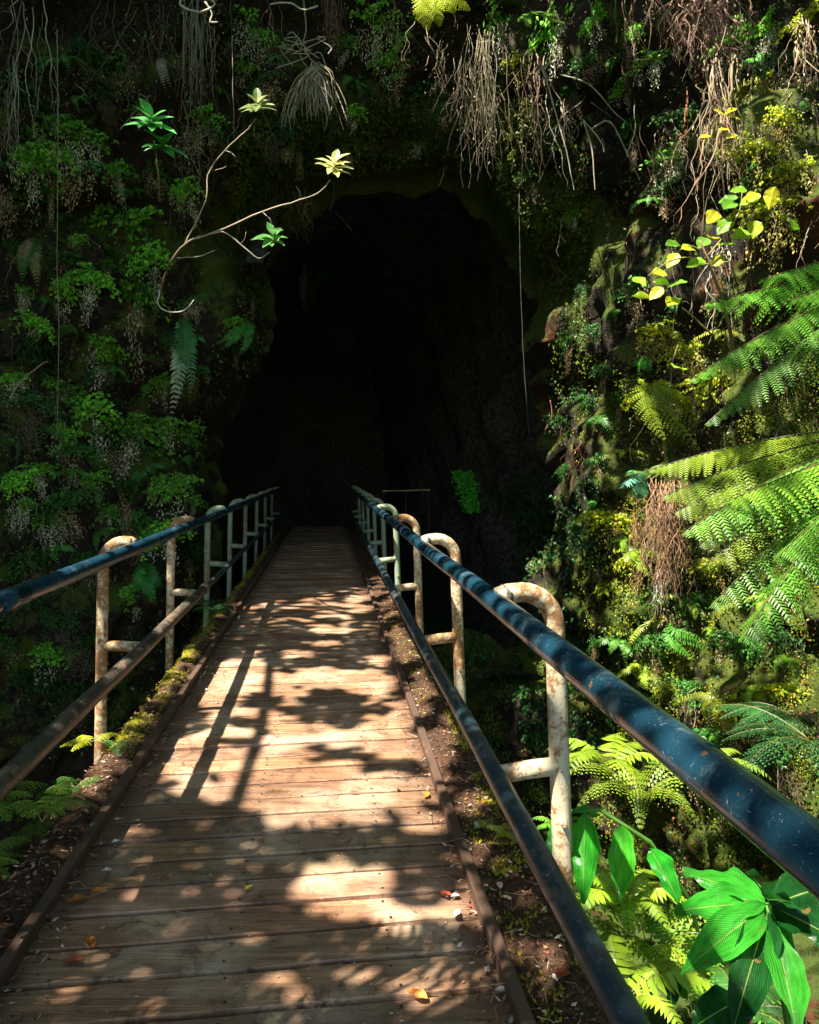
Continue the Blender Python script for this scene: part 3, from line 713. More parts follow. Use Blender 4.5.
# (tip px, tip py, tip Y, lift, W, col)
t2f = empty('tree_fern', (crown2.x, crown2.y, -.9), 'lower yellow-green tree fern at the right edge, its broad fronds hanging below the green one', 'tree fern')
tm = MB(); tm.tube([(crown2.x+.03*math.sin(i), crown2.y, -.9+i*.27) for i in range(10)], .12, 12, (.05, .03, .018)); child(tm, 'trunk', M['litter'], t2f)
for who, cr0, tx, ty, tY, lift, W, col in [(tf_, crown, 704, 304, 3.5, .02, .72, FG), (tf_, crown, 690, 380, 3.8, .10, .72, FG), (tf_, crown, 745, 345, 3.4, .06, .62, FG), (tf_, crown, 705, 425, 4.3, .16, .7, FG), (tf_, crown, 790, 300, 3.2, .02, .55, FG),
        (t2f, crown2, 664, 496, 3.9, .12, .85, FY), (t2f, crown2, 684, 532, 3.4, .14, .85, (.10, .24, .03)), (t2f, crown2, 650, 470, 4.5, .10, .6, FY), (t2f, crown2, 712, 606, 3.4, .18, .85, (.10, .22, .03)), (t2f, crown2, 742, 640, 3.2, .16, .8, FG), (t2f, crown2, 700, 570, 3.9, .16, .75, FY), (t2f, crown2, 775, 560, 3.1, .12, .7, FG),
        (t2f, crown2, 676, 512, 4.2, .08, .8, FY), (t2f, crown2, 730, 500, 3.3, .06, .8, (.14, .26, .02)), (t2f, crown2, 700, 545, 3.6, .2, .8, FG), (t2f, crown2, 760, 600, 3.6, .1, .8, FY), (tf_, crown, 760, 280, 3.6, .04, .65, FG), (tf_, crown, 930, 60, 4.3, .2, .7, FG), (tf_, crown, 1180, 300, 4.6, .2, .7, FG), (t2f, crown2, 1150, 520, 4.2, .2, .7, FG)]:
    m = MB(); tip = P(tx, ty, tY); frond(m, arc(cr0, tip, lift), W*1.12, 46, jit(col, .2), True, .8, .22, 18, .010, rcol=(.1, .09, .03), start=.04, full=.15, plf=.72)
    child(m, 'frond', M['leaf'], who)

def fern(px, py, Y, n, L, W, col, label, name='lacy_fern', bip=True, spread=(0, 6.28), lift=.35, surf=None, hang=.2, npin=16, droop=0, cat='fern', group=None, dirs=None, npl=7, dead=0):
    base = P(px, py, Y) if surf is None else surf
    e = empty(name, base, label, cat, group)
    for i in range(n):
        m = MB()
        if dirs: a = dirs[i]
        else: a = spread[0]+(spread[1]-spread[0])*(i+.5+U(-.3, .3))/n
        l = L*U(.8, 1.15)
        tip = base+Vector((math.cos(a)*l*.9, math.sin(a)*l*.9, -droop*l+U(-.1, .15)*l))
        c = col if i >= dead else TAN
        frond(m, arc(base, tip, lift), W*l, npin, c, bip, hang, .35, npl, .0025*max(1, L*2), rcol=(.2, .18, .05), start=.12, full=.22, plf=.5)
        child(m, 'frond', M['leaf'], e)
    return e
YF = (.20, .31, .018); BF = (.10, .30, .02)
# right bank
for (px, py, Y, n, L, c, lab) in [
    (640, 800, 3.6, 7, .42, YF, 'yellow lacy fern right of the near post, above the long hanging leaves'),
    (650, 960, 2.9, 8, .42, YF, 'sunlit yellow fern low between the lower rail and the ginger plant'),
    (625, 905, 3.0, 7, .34, (.22, .38, .02), 'green-yellow fern standing under the hanging ginger leaves'),
    (690, 985, 2.8, 7, .36, BF, 'green fern at the foot of the ginger plant'),
    (620, 1010, 2.5, 7, .34, YF, 'yellow fern at the bottom edge beside the lower rail'),
    (610, 770, 4.0, 6, .4, YF, 'small yellow fern between the near post and the top rail'),
    (700, 770, 4.2, 6, .4, (.2, .3, .03), 'olive fern on the wall just under the top rail'),
    (560, 830, 3.3, 5, .18, BF, 'little bright fern peeping between the lower rail and the near post'),
    (740, 1015, 2.4, 6, .3, GD, 'dark fern at the bottom edge under the ginger leaves')]:
    fern(px, py, Y, n+1, L*U(.85, 1.1), .42, c, lab, lift=U(.5, .8), npin=17, hang=.3, npl=5, bip=(py % 20 == 0), group='ferns on the right bank')
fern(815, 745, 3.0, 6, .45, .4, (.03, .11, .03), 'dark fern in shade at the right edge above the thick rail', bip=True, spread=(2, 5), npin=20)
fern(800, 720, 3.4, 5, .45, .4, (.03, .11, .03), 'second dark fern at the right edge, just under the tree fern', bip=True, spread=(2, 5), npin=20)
# left verge
fern(-34, 812, 2.5, 6, .27, .5, (.16, .34, .02), 'bright fern with spread fronds at the left edge beside the verge', spread=(-1.2, 1.5), npin=15)
fern(-30, 870, 2.3, 5, .2, .5, (.10, .24, .02), 'second fern at the left edge, lower than the bright one', spread=(-1.0, 1.2), npin=14)
fern(42, 822, 2.95, 4, .26, .45, (.18, .34, .03), 'narrow pale fern leaning up from the left verge', dirs=[.9, .5, 1.4, 2.6], npin=14, lift=.5)
fern(92, 742, 3.9, 4, .17, .6, (.42, .48, .02), 'small yellow fern at the foot of the nearest left post', dirs=[2.4, 3.4, .6, 4.2], npin=9)
fern(118, 748, 3.95, 4, .12, .6, (.05, .2, .04), 'tiny green seedling fern just right of the nearest left post', dirs=[.5, 1.4, 2.6, 5], npin=8)
fern(75, 788, 3.5, 4, .15, .6, (.06, .2, .03), 'tiny green fern on the verge edge under the lower left rail', dirs=[.5, 2.4, 3.6, 5], npin=8)
fern(205, 606, 8.0, 6, .42, .6, (.02, .1, .03), 'dark leafy fern at the foot of the third left post', npin=10)
fern(218, 612, 7.5, 5, .3, .6, (.02, .1, .03), 'dark fern on the verge just past the third left post', npin=10)
fern(505, 832, 2.95, 4, .08, .7, (.3, .36, .03), 'tiny moss fern on the right verge near the lower rail', npin=6)
fern(487, 826, 3.1, 4, .07, .7, (.2, .36, .05), 'tiny green sprout on the right verge beside the kerb', npin=6)

# hanging simple ferns on the wall
def hang_fern(px, py, tips, W, col, label, off=.15, name='sword_fern', npin=22, bip=False, group=None):
    h, n = hit(px, py); base = h+n*off; e = empty(name, base, label, 'fern', group)
    for (tx, ty, c) in tips:
        m = MB(); Y = base.y-.25; tip = P(tx, ty, Y)
        frond(m, arc(base, tip, .12, side=n*.35), W*base.y/F, npin, c or col, bip, .35, .3, 7, .006, upv=Vector((0, 0, 1)) if abs(tx-px) > abs(ty-py) else Vector((0, -1, .25)), rcol=(.1, .09, .03))
        child(m, 'frond', M['leaf'], e)
    return e
hang_fern(176, 316, [(180, 372, None), (190, 398, None), (171, 420, PALE), (176, 408, (.2, .35, .2)), (188, 365, None)], 24, (.06, .22, .05), 'long sword fern hanging left of the cave mouth, its tips pale')
hang_fern(30, 243, [(22, 285, None), (38, 290, (.25, .25, .08)), (34, 280, None), (18, 272, (.3, .25, .12))], 22, (.06, .18, .03), 'drooping sword fern at the far left below the rosette shoot')
hang_fern(146, 562, [(156, 606, None), (138, 592, None), (162, 590, None), (142, 578, None)], 22, (.05, .28, .04), 'bright green sword fern seen between the first two left posts')
hang_fern(232, 322, [(220, 350, None), (238, 356, None), (214, 345, None), (243, 338, None)], 16, (.05, .22, .03), 'small fresh fern on bare rock near the cave mouth')
hang_fern(322, 245, [(326, 285, None), (316, 288, None), (330, 272, None)], 14, (.04, .18, .03), 'small fern hanging with roots at the left rim of the cave mouth')
hang_fern(307, 255, [(305, 318, PALE), (310, 322, TAN), (322, 320, TAN)], 10, TAN, 'withered fern fronds dangling into the left of the cave mouth')
hang_fern(168, 66, [(166, 92, None), (172, 90, None)], 13, (.38, .3, .24), 'dry pink-brown frond among the dangling roots')
hang_fern(452, -12, [(420, 22, None), (428, 30, None), (440, 26, None), (455, 12, None), (470, 10, None)], 30, (.42, .5, .02), 'sunlit yellow fern at the top edge above the cave', off=.6, bip=True, npin=20)
0 and hang_fern(458, 28, [(462, 58, None), (450, 48, None)], 18, (.4, .33, .25), 'dead pale frond hanging below the sunlit yellow fern', off=.6)
hang_fern(545, 10, [(520, 22, None), (560, 15, None), (532, 28, None), (568, 24, None)], 14, (.12, .3, .04), 'green feathery fern at the top edge right of the yellow one', off=.5)
hang_fern(655, 468, [(622, 488, (.12, .3, .22)), (640, 500, (.06, .2, .1)), (680, 476, (.3, .42, .1)), (668, 462, (.3, .42, .1)), (632, 470, None)], 26, (.1, .26, .08), 'small fern atop a skirt of brown roots on the right wall', off=.35)
hang_fern(700, 625, [(696, 660, None), (712, 650, None), (704, 640, None)], 20, (.1, .36, .03), 'bright green fern low on the right wall below the tree fern', off=.3)
hang_fern(660, 555, [(640, 572, None), (690, 566, None), (700, 575, None), (655, 580, None)], 18, (.26, .4, .03), 'yellow-green fern just under the brown root skirt', off=.3)
hang_fern(690, 400, [(665, 440, None), (700, 450, None), (720, 440, None), (740, 430, None)], 34, (.24, .34, .02), 'lacy yellow fern behind the lower tree fern fronds', off=.5, bip=True)
# fern inside the cave on its right wall
def cave_hit(px, py):
    dd = (P(px, py, 10)-CAM).normalized(); h, n, _, _ = cave_bvh.ray_cast(CAM+dd*10, dd)
    if h is None: return P(px, py, 14), Vector((-1, 0, 0))
    return h, (n if n.dot(dd) < 0 else -n)
h_, n_ = cave_hit(473, 490)
o = empty('cave_fern', h_, 'lone green leafy clump glowing inside the cave mouth on the right', 'fern')
m = MB()
for i in range(800):
    t = R(); q = h_+n_*U(.05, .35)+Vector((U(-.3, .3)*(1-.4*t)+.25*(t-.5), U(-.2, .2), .55-1.1*t))
    s = U(.05, .1); leaflet(m, q, Vector((U(-1, 1), U(-1, 0), U(-1, .4))), Vector((U(-.5, .5), -1, U(0, 1))), s, s*.8, jit((.12, .55, .05), .4))  # leaf colour brightened in place of light reaching into the cave
child(m, 'fronds', M['leaf'], o)

# ---------------------------------------------------------------- leafy shoots
def rosette(mb, c, n, L, col, up=Vector((.1, -.6, .85))):
    LIGHTS.append((c, .28, .9)); up = up.normalized(); a0 = U(0, 6)
    ax = up.cross(Vector((1, 0, 0))).normalized(); ay = up.cross(ax)
    for i in range(n):
        a = a0+i*2.4; el = U(-.1, .5) if i < n-3 else 1.0
        dv = ax*math.cos(a)+ay*math.sin(a)+up*el
        blade(mb, c+up*(i*.006), dv, dv.cross(up), L*U(.75, 1.1), L*.38, jit(col, .15), 6, .22, .3, .02, False, shape=.8)
TW = [((206, 200), (196, 188)), ((225, 150), (236, 158)), ((262, 212), (272, 224)), ((300, 200), (296, 186)), ((240, 244), (246, 232)), ((215, 170), (226, 166))]
sh = empty('branching_shrub', P(178, 250, 7.0), 'bare arching stems from the left wall ending in three leafy rosettes', 'shrub')
Ysh = 7.0
def path(pts, Y):
    q = [P(x, y, Y+dy) for x, y, dy in pts]; return q
def smooth_tube(self, pts, rad, n=6, col=(1, 1, 1), cap=True):
    k = len(pts); out = []; ro = []
    for i in range(k-1):
        p0, p1, p2, p3 = Vector(pts[max(i-1, 0)]), Vector(pts[i]), Vector(pts[i+1]), Vector(pts[min(i+2, k-1)])
        for j in range(4):
            t = j/4; out.append(.5*((2*p1)+(p2-p0)*t+(2*p0-5*p1+4*p2-p3)*t*t+(3*p1-p0-3*p2+p3)*t**3)+Vector((U(-1, 1), 0, U(-1, 1)))*.004)
            ro.append((rad[i]*(1-t)+rad[i+1]*t if hasattr(rad, '__len__') else rad)*U(.9, 1.1))
    out.append(Vector(pts[-1])); ro.append(rad[-1] if hasattr(rad, '__len__') else rad)
    self.tube(out, ro, n, col, cap)
MB.stube = smooth_tube
m = MB()
m.stube(path([(150, 335, 3.2), (158, 305, 1.6), (168, 268, .3), (184, 245, 0), (200, 236, 0)], Ysh), [.016, .014, .011, .009, .008], 7, (.3, .22, .13))
m.stube(path([(184, 246, 0), (206, 200, -.1), (208, 175, -.1), (225, 150, -.2), (245, 132, -.25), (256, 118, -.3)], Ysh), [.008, .007, .006, .006, .005, .004], 7, (.34, .29, .19))
m.stube(path([(192, 240, 0), (225, 228, -.1), (262, 212, -.2), (300, 200, -.3), (320, 192, -.35), (330, 180, -.4)], Ysh), [.009, .008, .007, .006, .005, .004], 7, (.42, .34, .24))
m.stube(path([(196, 238, 0), (222, 232, -.1), (240, 244, -.2), (258, 258, -.2), (270, 252, -.2)], Ysh), [.008, .007, .006, .005, .004], 7, (.42, .36, .26))
for (a_, b_) in TW: m.stube([P(*a_, Ysh-.15), P((a_[0]+b_[0])/2+2, (a_[1]+b_[1])/2, Ysh-.2), P(*b_, Ysh-.2)], [.004, .003, .002], 4, (.36, .3, .2))
m.stube(path([(176, 258, .1), (200, 256, 0), (215, 250, 0)], Ysh), .004, 5, (.4, .36, .28))
child(m, 'stem', M['root'], sh, True)
for px, py, dy, col in [(257, 112, -.3, (.28, .36, .12)), (333, 172, -.4, (.36, .38, .14)), (272, 243, -.2, (.13, .36, .08))]:
    m = MB(); rosette(m, P(px, py, Ysh+dy), 14, .19, col); child(m, 'leaf_rosette', M['leaf'], sh)
s2 = empty('leafy_shoot', P(155, 165, 7.4), 'bright green leafy shoot alone on the left wall above the arching stems', 'shrub')
m = MB(); m.stube(path([(160, 200, .5), (158, 170, .1), (154, 140, 0)], 7.3), [.01, .008, .005], 6, (.2, .2, .1)); child(m, 'stem', M['root'], s2)
m = MB()
rosette(m, P(152, 128, 7.2), 14, .27, (.08, .36, .07)); rosette(m, P(163, 150, 7.25), 9, .25, (.05, .24, .05)); child(m, 'leaf_rosette', M['leaf'], s2)

# heart-leaved yellow branch at the right
lb = empty('yellow_leaved_branch', P(730, 330, 5.6), 'branch of broad sunlit yellow-green leaves above the tree fern', 'shrub')
Z1 = [(145, 295), (215, 265), (265, 220), (265, 160), (320, 175), (375, 155), (410, 60), (455, 95), (520, 40), (515, 125), (565, 105), (465, 160), (350, 230), (285, 305), (150, 350), (205, 340), (262, 370), (430, 222), (705, 85), (470, 15), (545, 0), (410, 135), (225, 300), (290, 612)]
LV = [(600+x/3.66, 200+y/3.66) for x, y in Z1]+[(738, 190), (752, 197), (772, 197), (729, 199)]
Yb = 5.3
m = MB()
m.stube(path([(735, 360, .4), (728, 320, .2), (712, 270, 0), (700, 240, 0)], Yb), [.014, .012, .009, .007], 6, (.22, .15, .08))
m.stube(path([(716, 268, 0), (690, 258, 0), (668, 262, -.05), (648, 276, -.1)], Yb), [.007, .006, .005, .003], 5, (.25, .2, .08))
m.stube(path([(708, 255, 0), (725, 235, 0), (738, 215, 0), (742, 192, 0)], Yb), [.007, .006, .005, .003], 5, (.25, .2, .08))
m.stube(path([(712, 336, .1), (695, 318, 0), (682, 308, 0)], Yb), [.007, .006, .005], 5, (.25, .2, .08))
m.stube(path([(700, 250, 0), (690, 245, 0), (680, 250, 0)], Yb), .004, 5, (.25, .2, .08))
child(m, 'stem', M['root'], lb, True)
for i, (px, py) in enumerate(LV):
    m = MB(); p = P(px, py, Yb+U(-.15, .15)); s = U(.115, .15); LIGHTS.append((p, .2, .95))
    dv = Vector((U(-1, .3), U(-.6, .1), U(-.7, .1))); 
    blade(m, p-dv.normalized()*s*.5, dv, dv.cross(Vector((U(-.3, .3), -.8, .7))), s, s*.78, jit(random.choice([(.34, .44, .02), (.2, .4, .02), (.42, .42, .02), (.12, .3, .02)]), .2), 8, .12, .2, .03, True)
    child(m, 'leaf', M['leaf'], lb)
l2 = empty('young_yellow_shoot', P(728, 150, 5.9), 'little yellow-leaved shoot among roots, above the larger yellow branch', 'shrub')
m = MB(); m.stube(path([(726, 210, .1), (722, 160, 0), (724, 118, 0)], 5.9), .005, 5, (.3, .2, .1)); child(m, 'stem', M['root'], l2)
for px, py in [(719, 112), (731, 110), (732, 116), (725, 129), (706, 136), (732, 136)]:
    m = MB(); dv = Vector((U(-1, 1), U(-.5, 0), U(-.4, .1))); p = P(px, py, 5.85); LIGHTS.append((p, .2, .95))
    blade(m, p-dv.normalized()*.05, dv, dv.cross(Vector((0, -.7, .7))), .11, .06, jit((.45, .46, .02), .1), 6, .12, .2, .02, True); child(m, 'leaf', M['leaf'], l2)

# ginger plant
def ginger(base, label, leaves, stems):
    e = empty('ginger_plant', base, label, 'plant')
    m = MB()
    for s in stems: m.tube(s, [.008]*len(s), 7, (.1, .25, .04))
    child(m, 'stem', M['leaf'], e, True)
    for (bx, by, bY, tx, ty, tY, W, dr, c) in leaves:
        m = MB(); a, b = P(bx, by, bY), P(tx, ty, tY); dv = b-a; L = dv.length
        b2 = b+Vector((0, 0, dr*L)); dv = b2-a
        side = dv.cross(Vector((U(-.2, .2), -.55, .8)))
        blade(m, a, dv, side, dv.length, W, jit(c, .12), 20, dr, .3, .07, True)
        child(m, 'leaf', M['glossleaf'], e, True)
    return e
GG = (.05, .38, .03); GK = (.01, .085, .015)  # sun and shade put into the leaf colour: bright for lit leaves, dark for shaded
hub = (768, 905)
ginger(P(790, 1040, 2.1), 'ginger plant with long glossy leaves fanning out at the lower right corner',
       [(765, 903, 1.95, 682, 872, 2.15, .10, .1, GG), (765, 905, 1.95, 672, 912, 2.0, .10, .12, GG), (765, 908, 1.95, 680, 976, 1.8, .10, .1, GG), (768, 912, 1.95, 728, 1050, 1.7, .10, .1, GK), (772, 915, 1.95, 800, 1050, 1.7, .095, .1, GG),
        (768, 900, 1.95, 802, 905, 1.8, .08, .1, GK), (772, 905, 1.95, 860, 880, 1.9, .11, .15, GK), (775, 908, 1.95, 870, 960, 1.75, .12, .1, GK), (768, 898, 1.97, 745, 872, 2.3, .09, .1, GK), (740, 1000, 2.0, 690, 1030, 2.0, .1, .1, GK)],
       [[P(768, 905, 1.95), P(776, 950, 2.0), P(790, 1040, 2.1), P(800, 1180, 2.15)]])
ginger(P(660, 880, 2.75), 'hanging bright green ginger leaves beside the nearest right post',
       [(585, 812, 2.7, 583, 905, 2.6, .10, .05, (.05, .42, .03)), (622, 826, 2.65, 619, 905, 2.5, .095, .05, (.08, .5, .03)), (650, 848, 2.7, 680, 905, 2.6, .09, .12, (.04, .42, .03)), (560, 820, 2.9, 548, 880, 2.8, .07, .08, (.03, .36, .03)), (600, 815, 2.85, 570, 812, 2.7, .05, .1, (.03, .34, .03)), (672, 985, 2.5, 688, 1000, 2.4, .05, .1, GG), (668, 970, 2.5, 672, 1010, 2.4, .07, .1, GK)],  # greens raised so these leaves read as sunlit
       [[P(562, 812, 2.85), P(600, 810, 2.75), P(650, 842, 2.75), P(690, 900, 2.8), P(715, 1000, 2.9)]])

# ---------------------------------------------------------------- hanging roots
RC = (.30, .25, .165); RW = (.46, .42, .33); RB = (.24, .13, .07)
def strand(mb, px, py, L, Y, col, r=.006, sway=6, fork=0, n=13):
    pts = []; x = px; vx = 0; yy = 0
    for i in range(n):
        t = i/(n-1); pts.append(P(x, py+L*t, Y+yy+.5*max(0, 1-t*5)**2)); vx = vx*.6+U(-1, 1)*sway*.42; x += vx; yy += U(-.015, .015)
    mb.tube(pts, [r*(.55+.45*math.sin(math.pi*min(1, t_*1.2+.15)))*(1-.55*t_) for t_ in [i/(n-1) for i in range(n)]], 4, jit(col, .4), cap=False)
    for k in range(fork):
        t = U(.25, .95); i = int(t*(n-1)); p = pts[i]; q = p+Vector((U(-.1, .1), U(-.08, .02), -U(.03, .2)))
        mb.tube([p, (p*.4+q*.6)+Vector((U(-.03, .03), 0, .02)), q], [r*.5, r*.4, r*.2], 3, jit(col, .4), cap=False)
def roots(label, x0, x1, y0, y1, n, col, r=.006, sway=6, off=.6, fork=0, name='hanging_roots', l0=.5):
    h, _ = hit((x0+x1)/2, (y0+y1)/2); Y = min(h.y-.15, max(3, h.y-off)); e = MB(); base = P((x0+x1)/2, y0, Y)
    for i in range(n):
        ys_ = y0+(y1-y0)*(R()**2*.4)-6; strand(e, random.gauss((x0+x1)/2, (x1-x0)/3.6), ys_, (y1-ys_)*U(l0, 1), Y+U(-.25, .25), col, r*random.choice([.35, .45, .5, .6, .6, .8, 1.1]), sway*U(.7, 1.6), fork+(1 if R() < .4 else 0))
    for i in range(int(n*2.5)):      # dead scraps caught in the tangle
        q = P(random.gauss((x0+x1)/2, (x1-x0)/3.2), U(y0, y0+(y1-y0)*.8), Y+U(-.25, .2)); a_ = U(.02, .05)
        leaflet(e, q, Vector((U(-.6, .6), U(-.5, .5), -1)), Vector((U(-1, 1), -1, U(-.5, .5))), a_, a_*.4, jit(random.choice([col, TAN, BRN]), .4))
    for i in range(n//4):
        xa, ya = random.gauss((x0+x1)/2, (x1-x0)/3), U(y0, y0+(y1-y0)*.7); e.stube([P(xa, ya, Y+U(-.2, .2)), P(xa+U(-9, 9), ya+U(-4, 10), Y-.1), P(xa+U(-18, 18), ya+U(0, 22), Y+U(-.2, .2))], r*.45, 3, jit(col, .4), cap=False)
    for t in (.1, .35, .6, .9): LIGHTS.append((P((x0+x1)/2, y0+(y1-y0)*t, Y), .3, .7))
    o = e.build(name, M['root'], smooth=False); tag(o, label, 'roots'); return o
roots('thick curtain of straight pale roots from the top edge at upper left', 174, 218, -10, 120, 46, (.26, .23, .17), .006, 3)
roots('loose roots continuing below the straight curtain beside the arching stems', 176, 208, 90, 240, 20, (.2, .15, .1), .006, 9, fork=1)
roots('short brown brush of roots at the top edge left of centre', 322, 342, -10, 60, 34, (.22, .13, .08), .006, 2)
roots('crossing thin roots at the top left of the root curtain', 108, 172, -10, 110, 16, (.2, .16, .12), .005, 12, fork=2)
roots('pale wiry roots in the top left corner', 2, 52, -10, 190, 9, RW, .008, 9, fork=1, l0=.3)
roots('braided pale root trailing down the far left', 8, 20, 60, 185, 6, RW, .007, 4, fork=1)
roots('shaggy brown root bundle hanging over the top of the cave', 470, 500, 30, 195, 34, RC, .007, 6, off=1.2, fork=3)
roots('short root tuft left of the shaggy bundle over the cave', 455, 475, 60, 150, 14, RC, .005, 5, off=1.1, fork=3)
roots('thin forked roots left of the bundle, under the yellow fern', 420, 445, 25, 110, 7, RC, .006, 9, off=1, fork=2)
roots('slender tangled roots right of the shaggy bundle', 523, 552, 55, 185, 16, (.3, .2, .14), .006, 7, off=1, fork=2)
roots('few long thin roots ending right of the arch top', 545, 600, 100, 190, 6, RW, .006, 8, off=1, fork=1)
roots('dense shaggy brown roots at the top edge on the right', 676, 740, -10, 75, 70, (.32, .2, .14), .008, 8, off=1.2, fork=4, l0=.3)
roots('long stringy roots below the shaggy mass on the right', 700, 745, 60, 255, 24, (.34, .24, .15), .008, 8, off=1.0, fork=3, l0=.35)
roots('brown roots in a bunch at the top right corner', 796, 816, 20, 100, 18, (.36, .26, .16), .007, 4, off=1)
roots('straight orange-brown root below the shaggy mass', 684, 688, 92, 150, 3, (.4, .16, .06), .007, 2, off=1)
roots('skirt of brown and pale roots below the small fern on the right wall', 652, 682, 482, 610, 110, (.32, .19, .11), .008, 7, off=.4, fork=3, l0=.35)
roots('white root tip hanging beneath the brown root skirt', 656, 664, 570, 620, 12, (.55, .5, .42), .007, 3, off=.45, l0=.5)
roots('thin roots dangling below the moss on the right wall', 685, 700, 690, 760, 18, RC, .006, 4, off=.3)
roots('bleached roots left of the brown skirt on the right wall', 632, 645, 500, 590, 18, (.25, .12, .06), .007, 4, off=.3)
roots('tangle of pale roots right of the cave mouth behind the yellow branch', 708, 728, 250, 330, 14, RW, .007, 6, off=.5, fork=1)
roots('short roots hanging into the left of the cave mouth', 300, 322, 240, 322, 16, (.22, .13, .07), .006, 4, off=.3, fork=3)
roots('withered roots above the left rim of the cave mouth', 290, 315, 160, 250, 22, (.3, .25, .15), .006, 8, off=.4, fork=4)
roots('loose forked roots right of the long thin roots', 655, 675, 120, 205, 8, (.3, .24, .17), .005, 10, off=.6, fork=2)
roots('thin roots at centre top edge between two ferns', 385, 400, -10, 100, 7, (.3, .18, .11), .006, 7, off=.6, fork=2)
roots('fine roots at top edge, left of the brown brush', 262, 275, -10, 110, 5, (.3, .22, .15), .006, 6, off=.6, fork=1)
roots('dark thin roots at top centre right', 620, 650, -10, 90, 10, (.2, .12, .08), .006, 6, off=.6, fork=1)
roots('small reddish roots on the right rim of the cave mouth', 574, 590, 430, 480, 8, (.25, .1, .06), .006, 8, off=.2, fork=2)
# brown spray
e = MB(); Y = hit(315, 90)[0].y-1.0
e.stube(path([(302, -10, 0), (306, 30, 0), (300, 55, 0), (312, 72, 0)], Y), [.012, .01, .008, .006], 5, RC)
for i in range(60):
    a = U(-1.1, 1.1); l = U(18, 52); x, y = 312+U(-5, 8), 66+U(-4, 12)
    e.stube(path([(x, y, 0), (x+math.sin(a)*l*.5+U(-3, 3), y+l*.35, U(-.1, .1)), (x+math.sin(a)*l*.8, y+l*.55+14, U(-.1, .1)), (x+math.sin(a)*l*.85+U(-3, 3), y+l*.7+20, 0)], Y), [.007, .006, .005, .003], 4, jit(RW if R() < .4 else RC, .3), cap=False)
for i in range(14):
    x, y = U(285, 320), U(30, 55); e.stube(path([(x, y, 0), (x+U(-15, 15), y+U(-6, 10), 0), (x+U(-28, 20), y+U(0, 18), 0)], Y), .006, 4, jit(RW, .3), cap=False)
for q in (60, 90, 120): LIGHTS.append((P(315, q, Y), .45, .9))
tag(e.build('root_spray', M['root']), 'pale brown spray of fine roots shaped like a broom at upper left centre', 'roots')
e = MB()
for pts in [[(560, 75, 0), (590, 85, 0), (612, 110, 0), (632, 130, 0), (642, 160, 0)], [(540, 60, 0), (552, 100, 0), (566, 150, 0), (574, 190, 0)], [(590, 130, 0), (610, 122, 0), (628, 155, 0), (640, 180, 0)], [(583, 120, 0), (592, 150, 0), (595, 190, 0)], [(583, 120, 0), (600, 140, 0), (604, 152, 0)], [(620, 38, 0), (637, 50, 0), (642, 80, 0), (646, 100, 0)]]:
    e.stube(path(pts, 9.6), [.012-.008*i/len(pts) for i in range(len(pts))], 5, jit(RW, .15), cap=False)
tag(e.build('bent_root', M['root'], smooth=True), 'pale roots arching out over the rock right of the arch top', 'roots')
e = MB(); e.stube(path([(205, -4, 0), (215, 4, 0), (200, 12, 0), (180, 5, 0), (186, -6, 0)], 8.5), .012, 5, RW); e.stube(path([(205, 2, 0), (212, 14, 0), (210, 22, 0), (218, 22, 0)], 8.5), .01, 5, RW)
e2 = MB(); e2.stube(path([(270, 4, 0), (290, 3, 0), (304, 10, 0), (318, 6, 0)], 8.5), .009, 5, RW)
tag(e2.build('gnarled_root', M['root'], smooth=True), 'short white crooked root at the top edge left of the brown brush', 'roots')
tag(e.build('gnarled_root', M['root'], smooth=True), 'gnarled white root crossing the top of the root curtain', 'roots')
for (pts, Y, r, c, lab) in [([(57, 30), (58, 150), (57, 250), (59, 330), (57, 440)], 8.8, .007, (.28, .24, .18), 'long straight vine hanging down the left wall'),
                            ([(519, 190), (521, 300), (525, 380), (530, 442)], 11.5, .004, (.12, .14, .12), 'single pale thread of root hanging at the right of the cave mouth'),
                            ([(10, 400), (18, 385), (40, 365), (48, 362)], 8.8, .010, (.35, .3, .22), 'curved bare twig low on the far left wall'),
                            ([(160, 290), (158, 305), (170, 312), (185, 310), (194, 300)], 7.2, .007, (.45, .42, .36), 'hooked bare twig just above the sword fern'),
                            ([(545, 430), (552, 415), (550, 400)], 10.6, .008, (.3, .12, .08), 'small red-brown twig fork on the right rim of the cave mouth'),
                            ([(232, 35), (233, 90), (234, 138)], 8.6, .005, (.25, .22, .18), 'short vertical vine right of the root curtain'),
                            ([(120, 130), (135, 112), (150, 95)], 8.8, .006, (.3, .25, .2), 'slanting twig above the bright leafy shoot'),
                            ([(678, 345), (672, 365), (671, 400)], 6.8, .005, (.3, .2, .15), 'thin root dangling below the yellow leaf on the right')]:
    e = MB(); e.stube([P(x, y, Y) for x, y in pts], [r*(1-.5*i_/len(pts)) for i_ in range(len(pts))], 5, c); tag(e.build('vine' if 'vine' in lab or 'thread' in lab else 'twig', M['root'], smooth=True), lab, 'vine' if 'vine' in lab or 'thread' in lab else 'twig')
# random fine tendrils all over: uncountable
e = MB()
for i in range(260):
    px = U(-20, 840); py = U(-20, 420) if R() < .8 else U(420, 760)
    if mouth_sd(px, py+20) < 12: continue
    if 60 < px < 600 and py > 260: continue
    h, n = hit(px, py); Y = h.y-U(.1, .5)
    if Y < 3: continue
    strand(e, px, py, U(15, 70), Y, RC if R() < .5 else (.18, .13, .09), U(.003, .006), U(2, 10), int(U(0, 3)))
tag(e.build('fine_tendrils', M['root']), 'fine rootlets trailing all over the rock walls', 'rootlets', None, 'stuff')
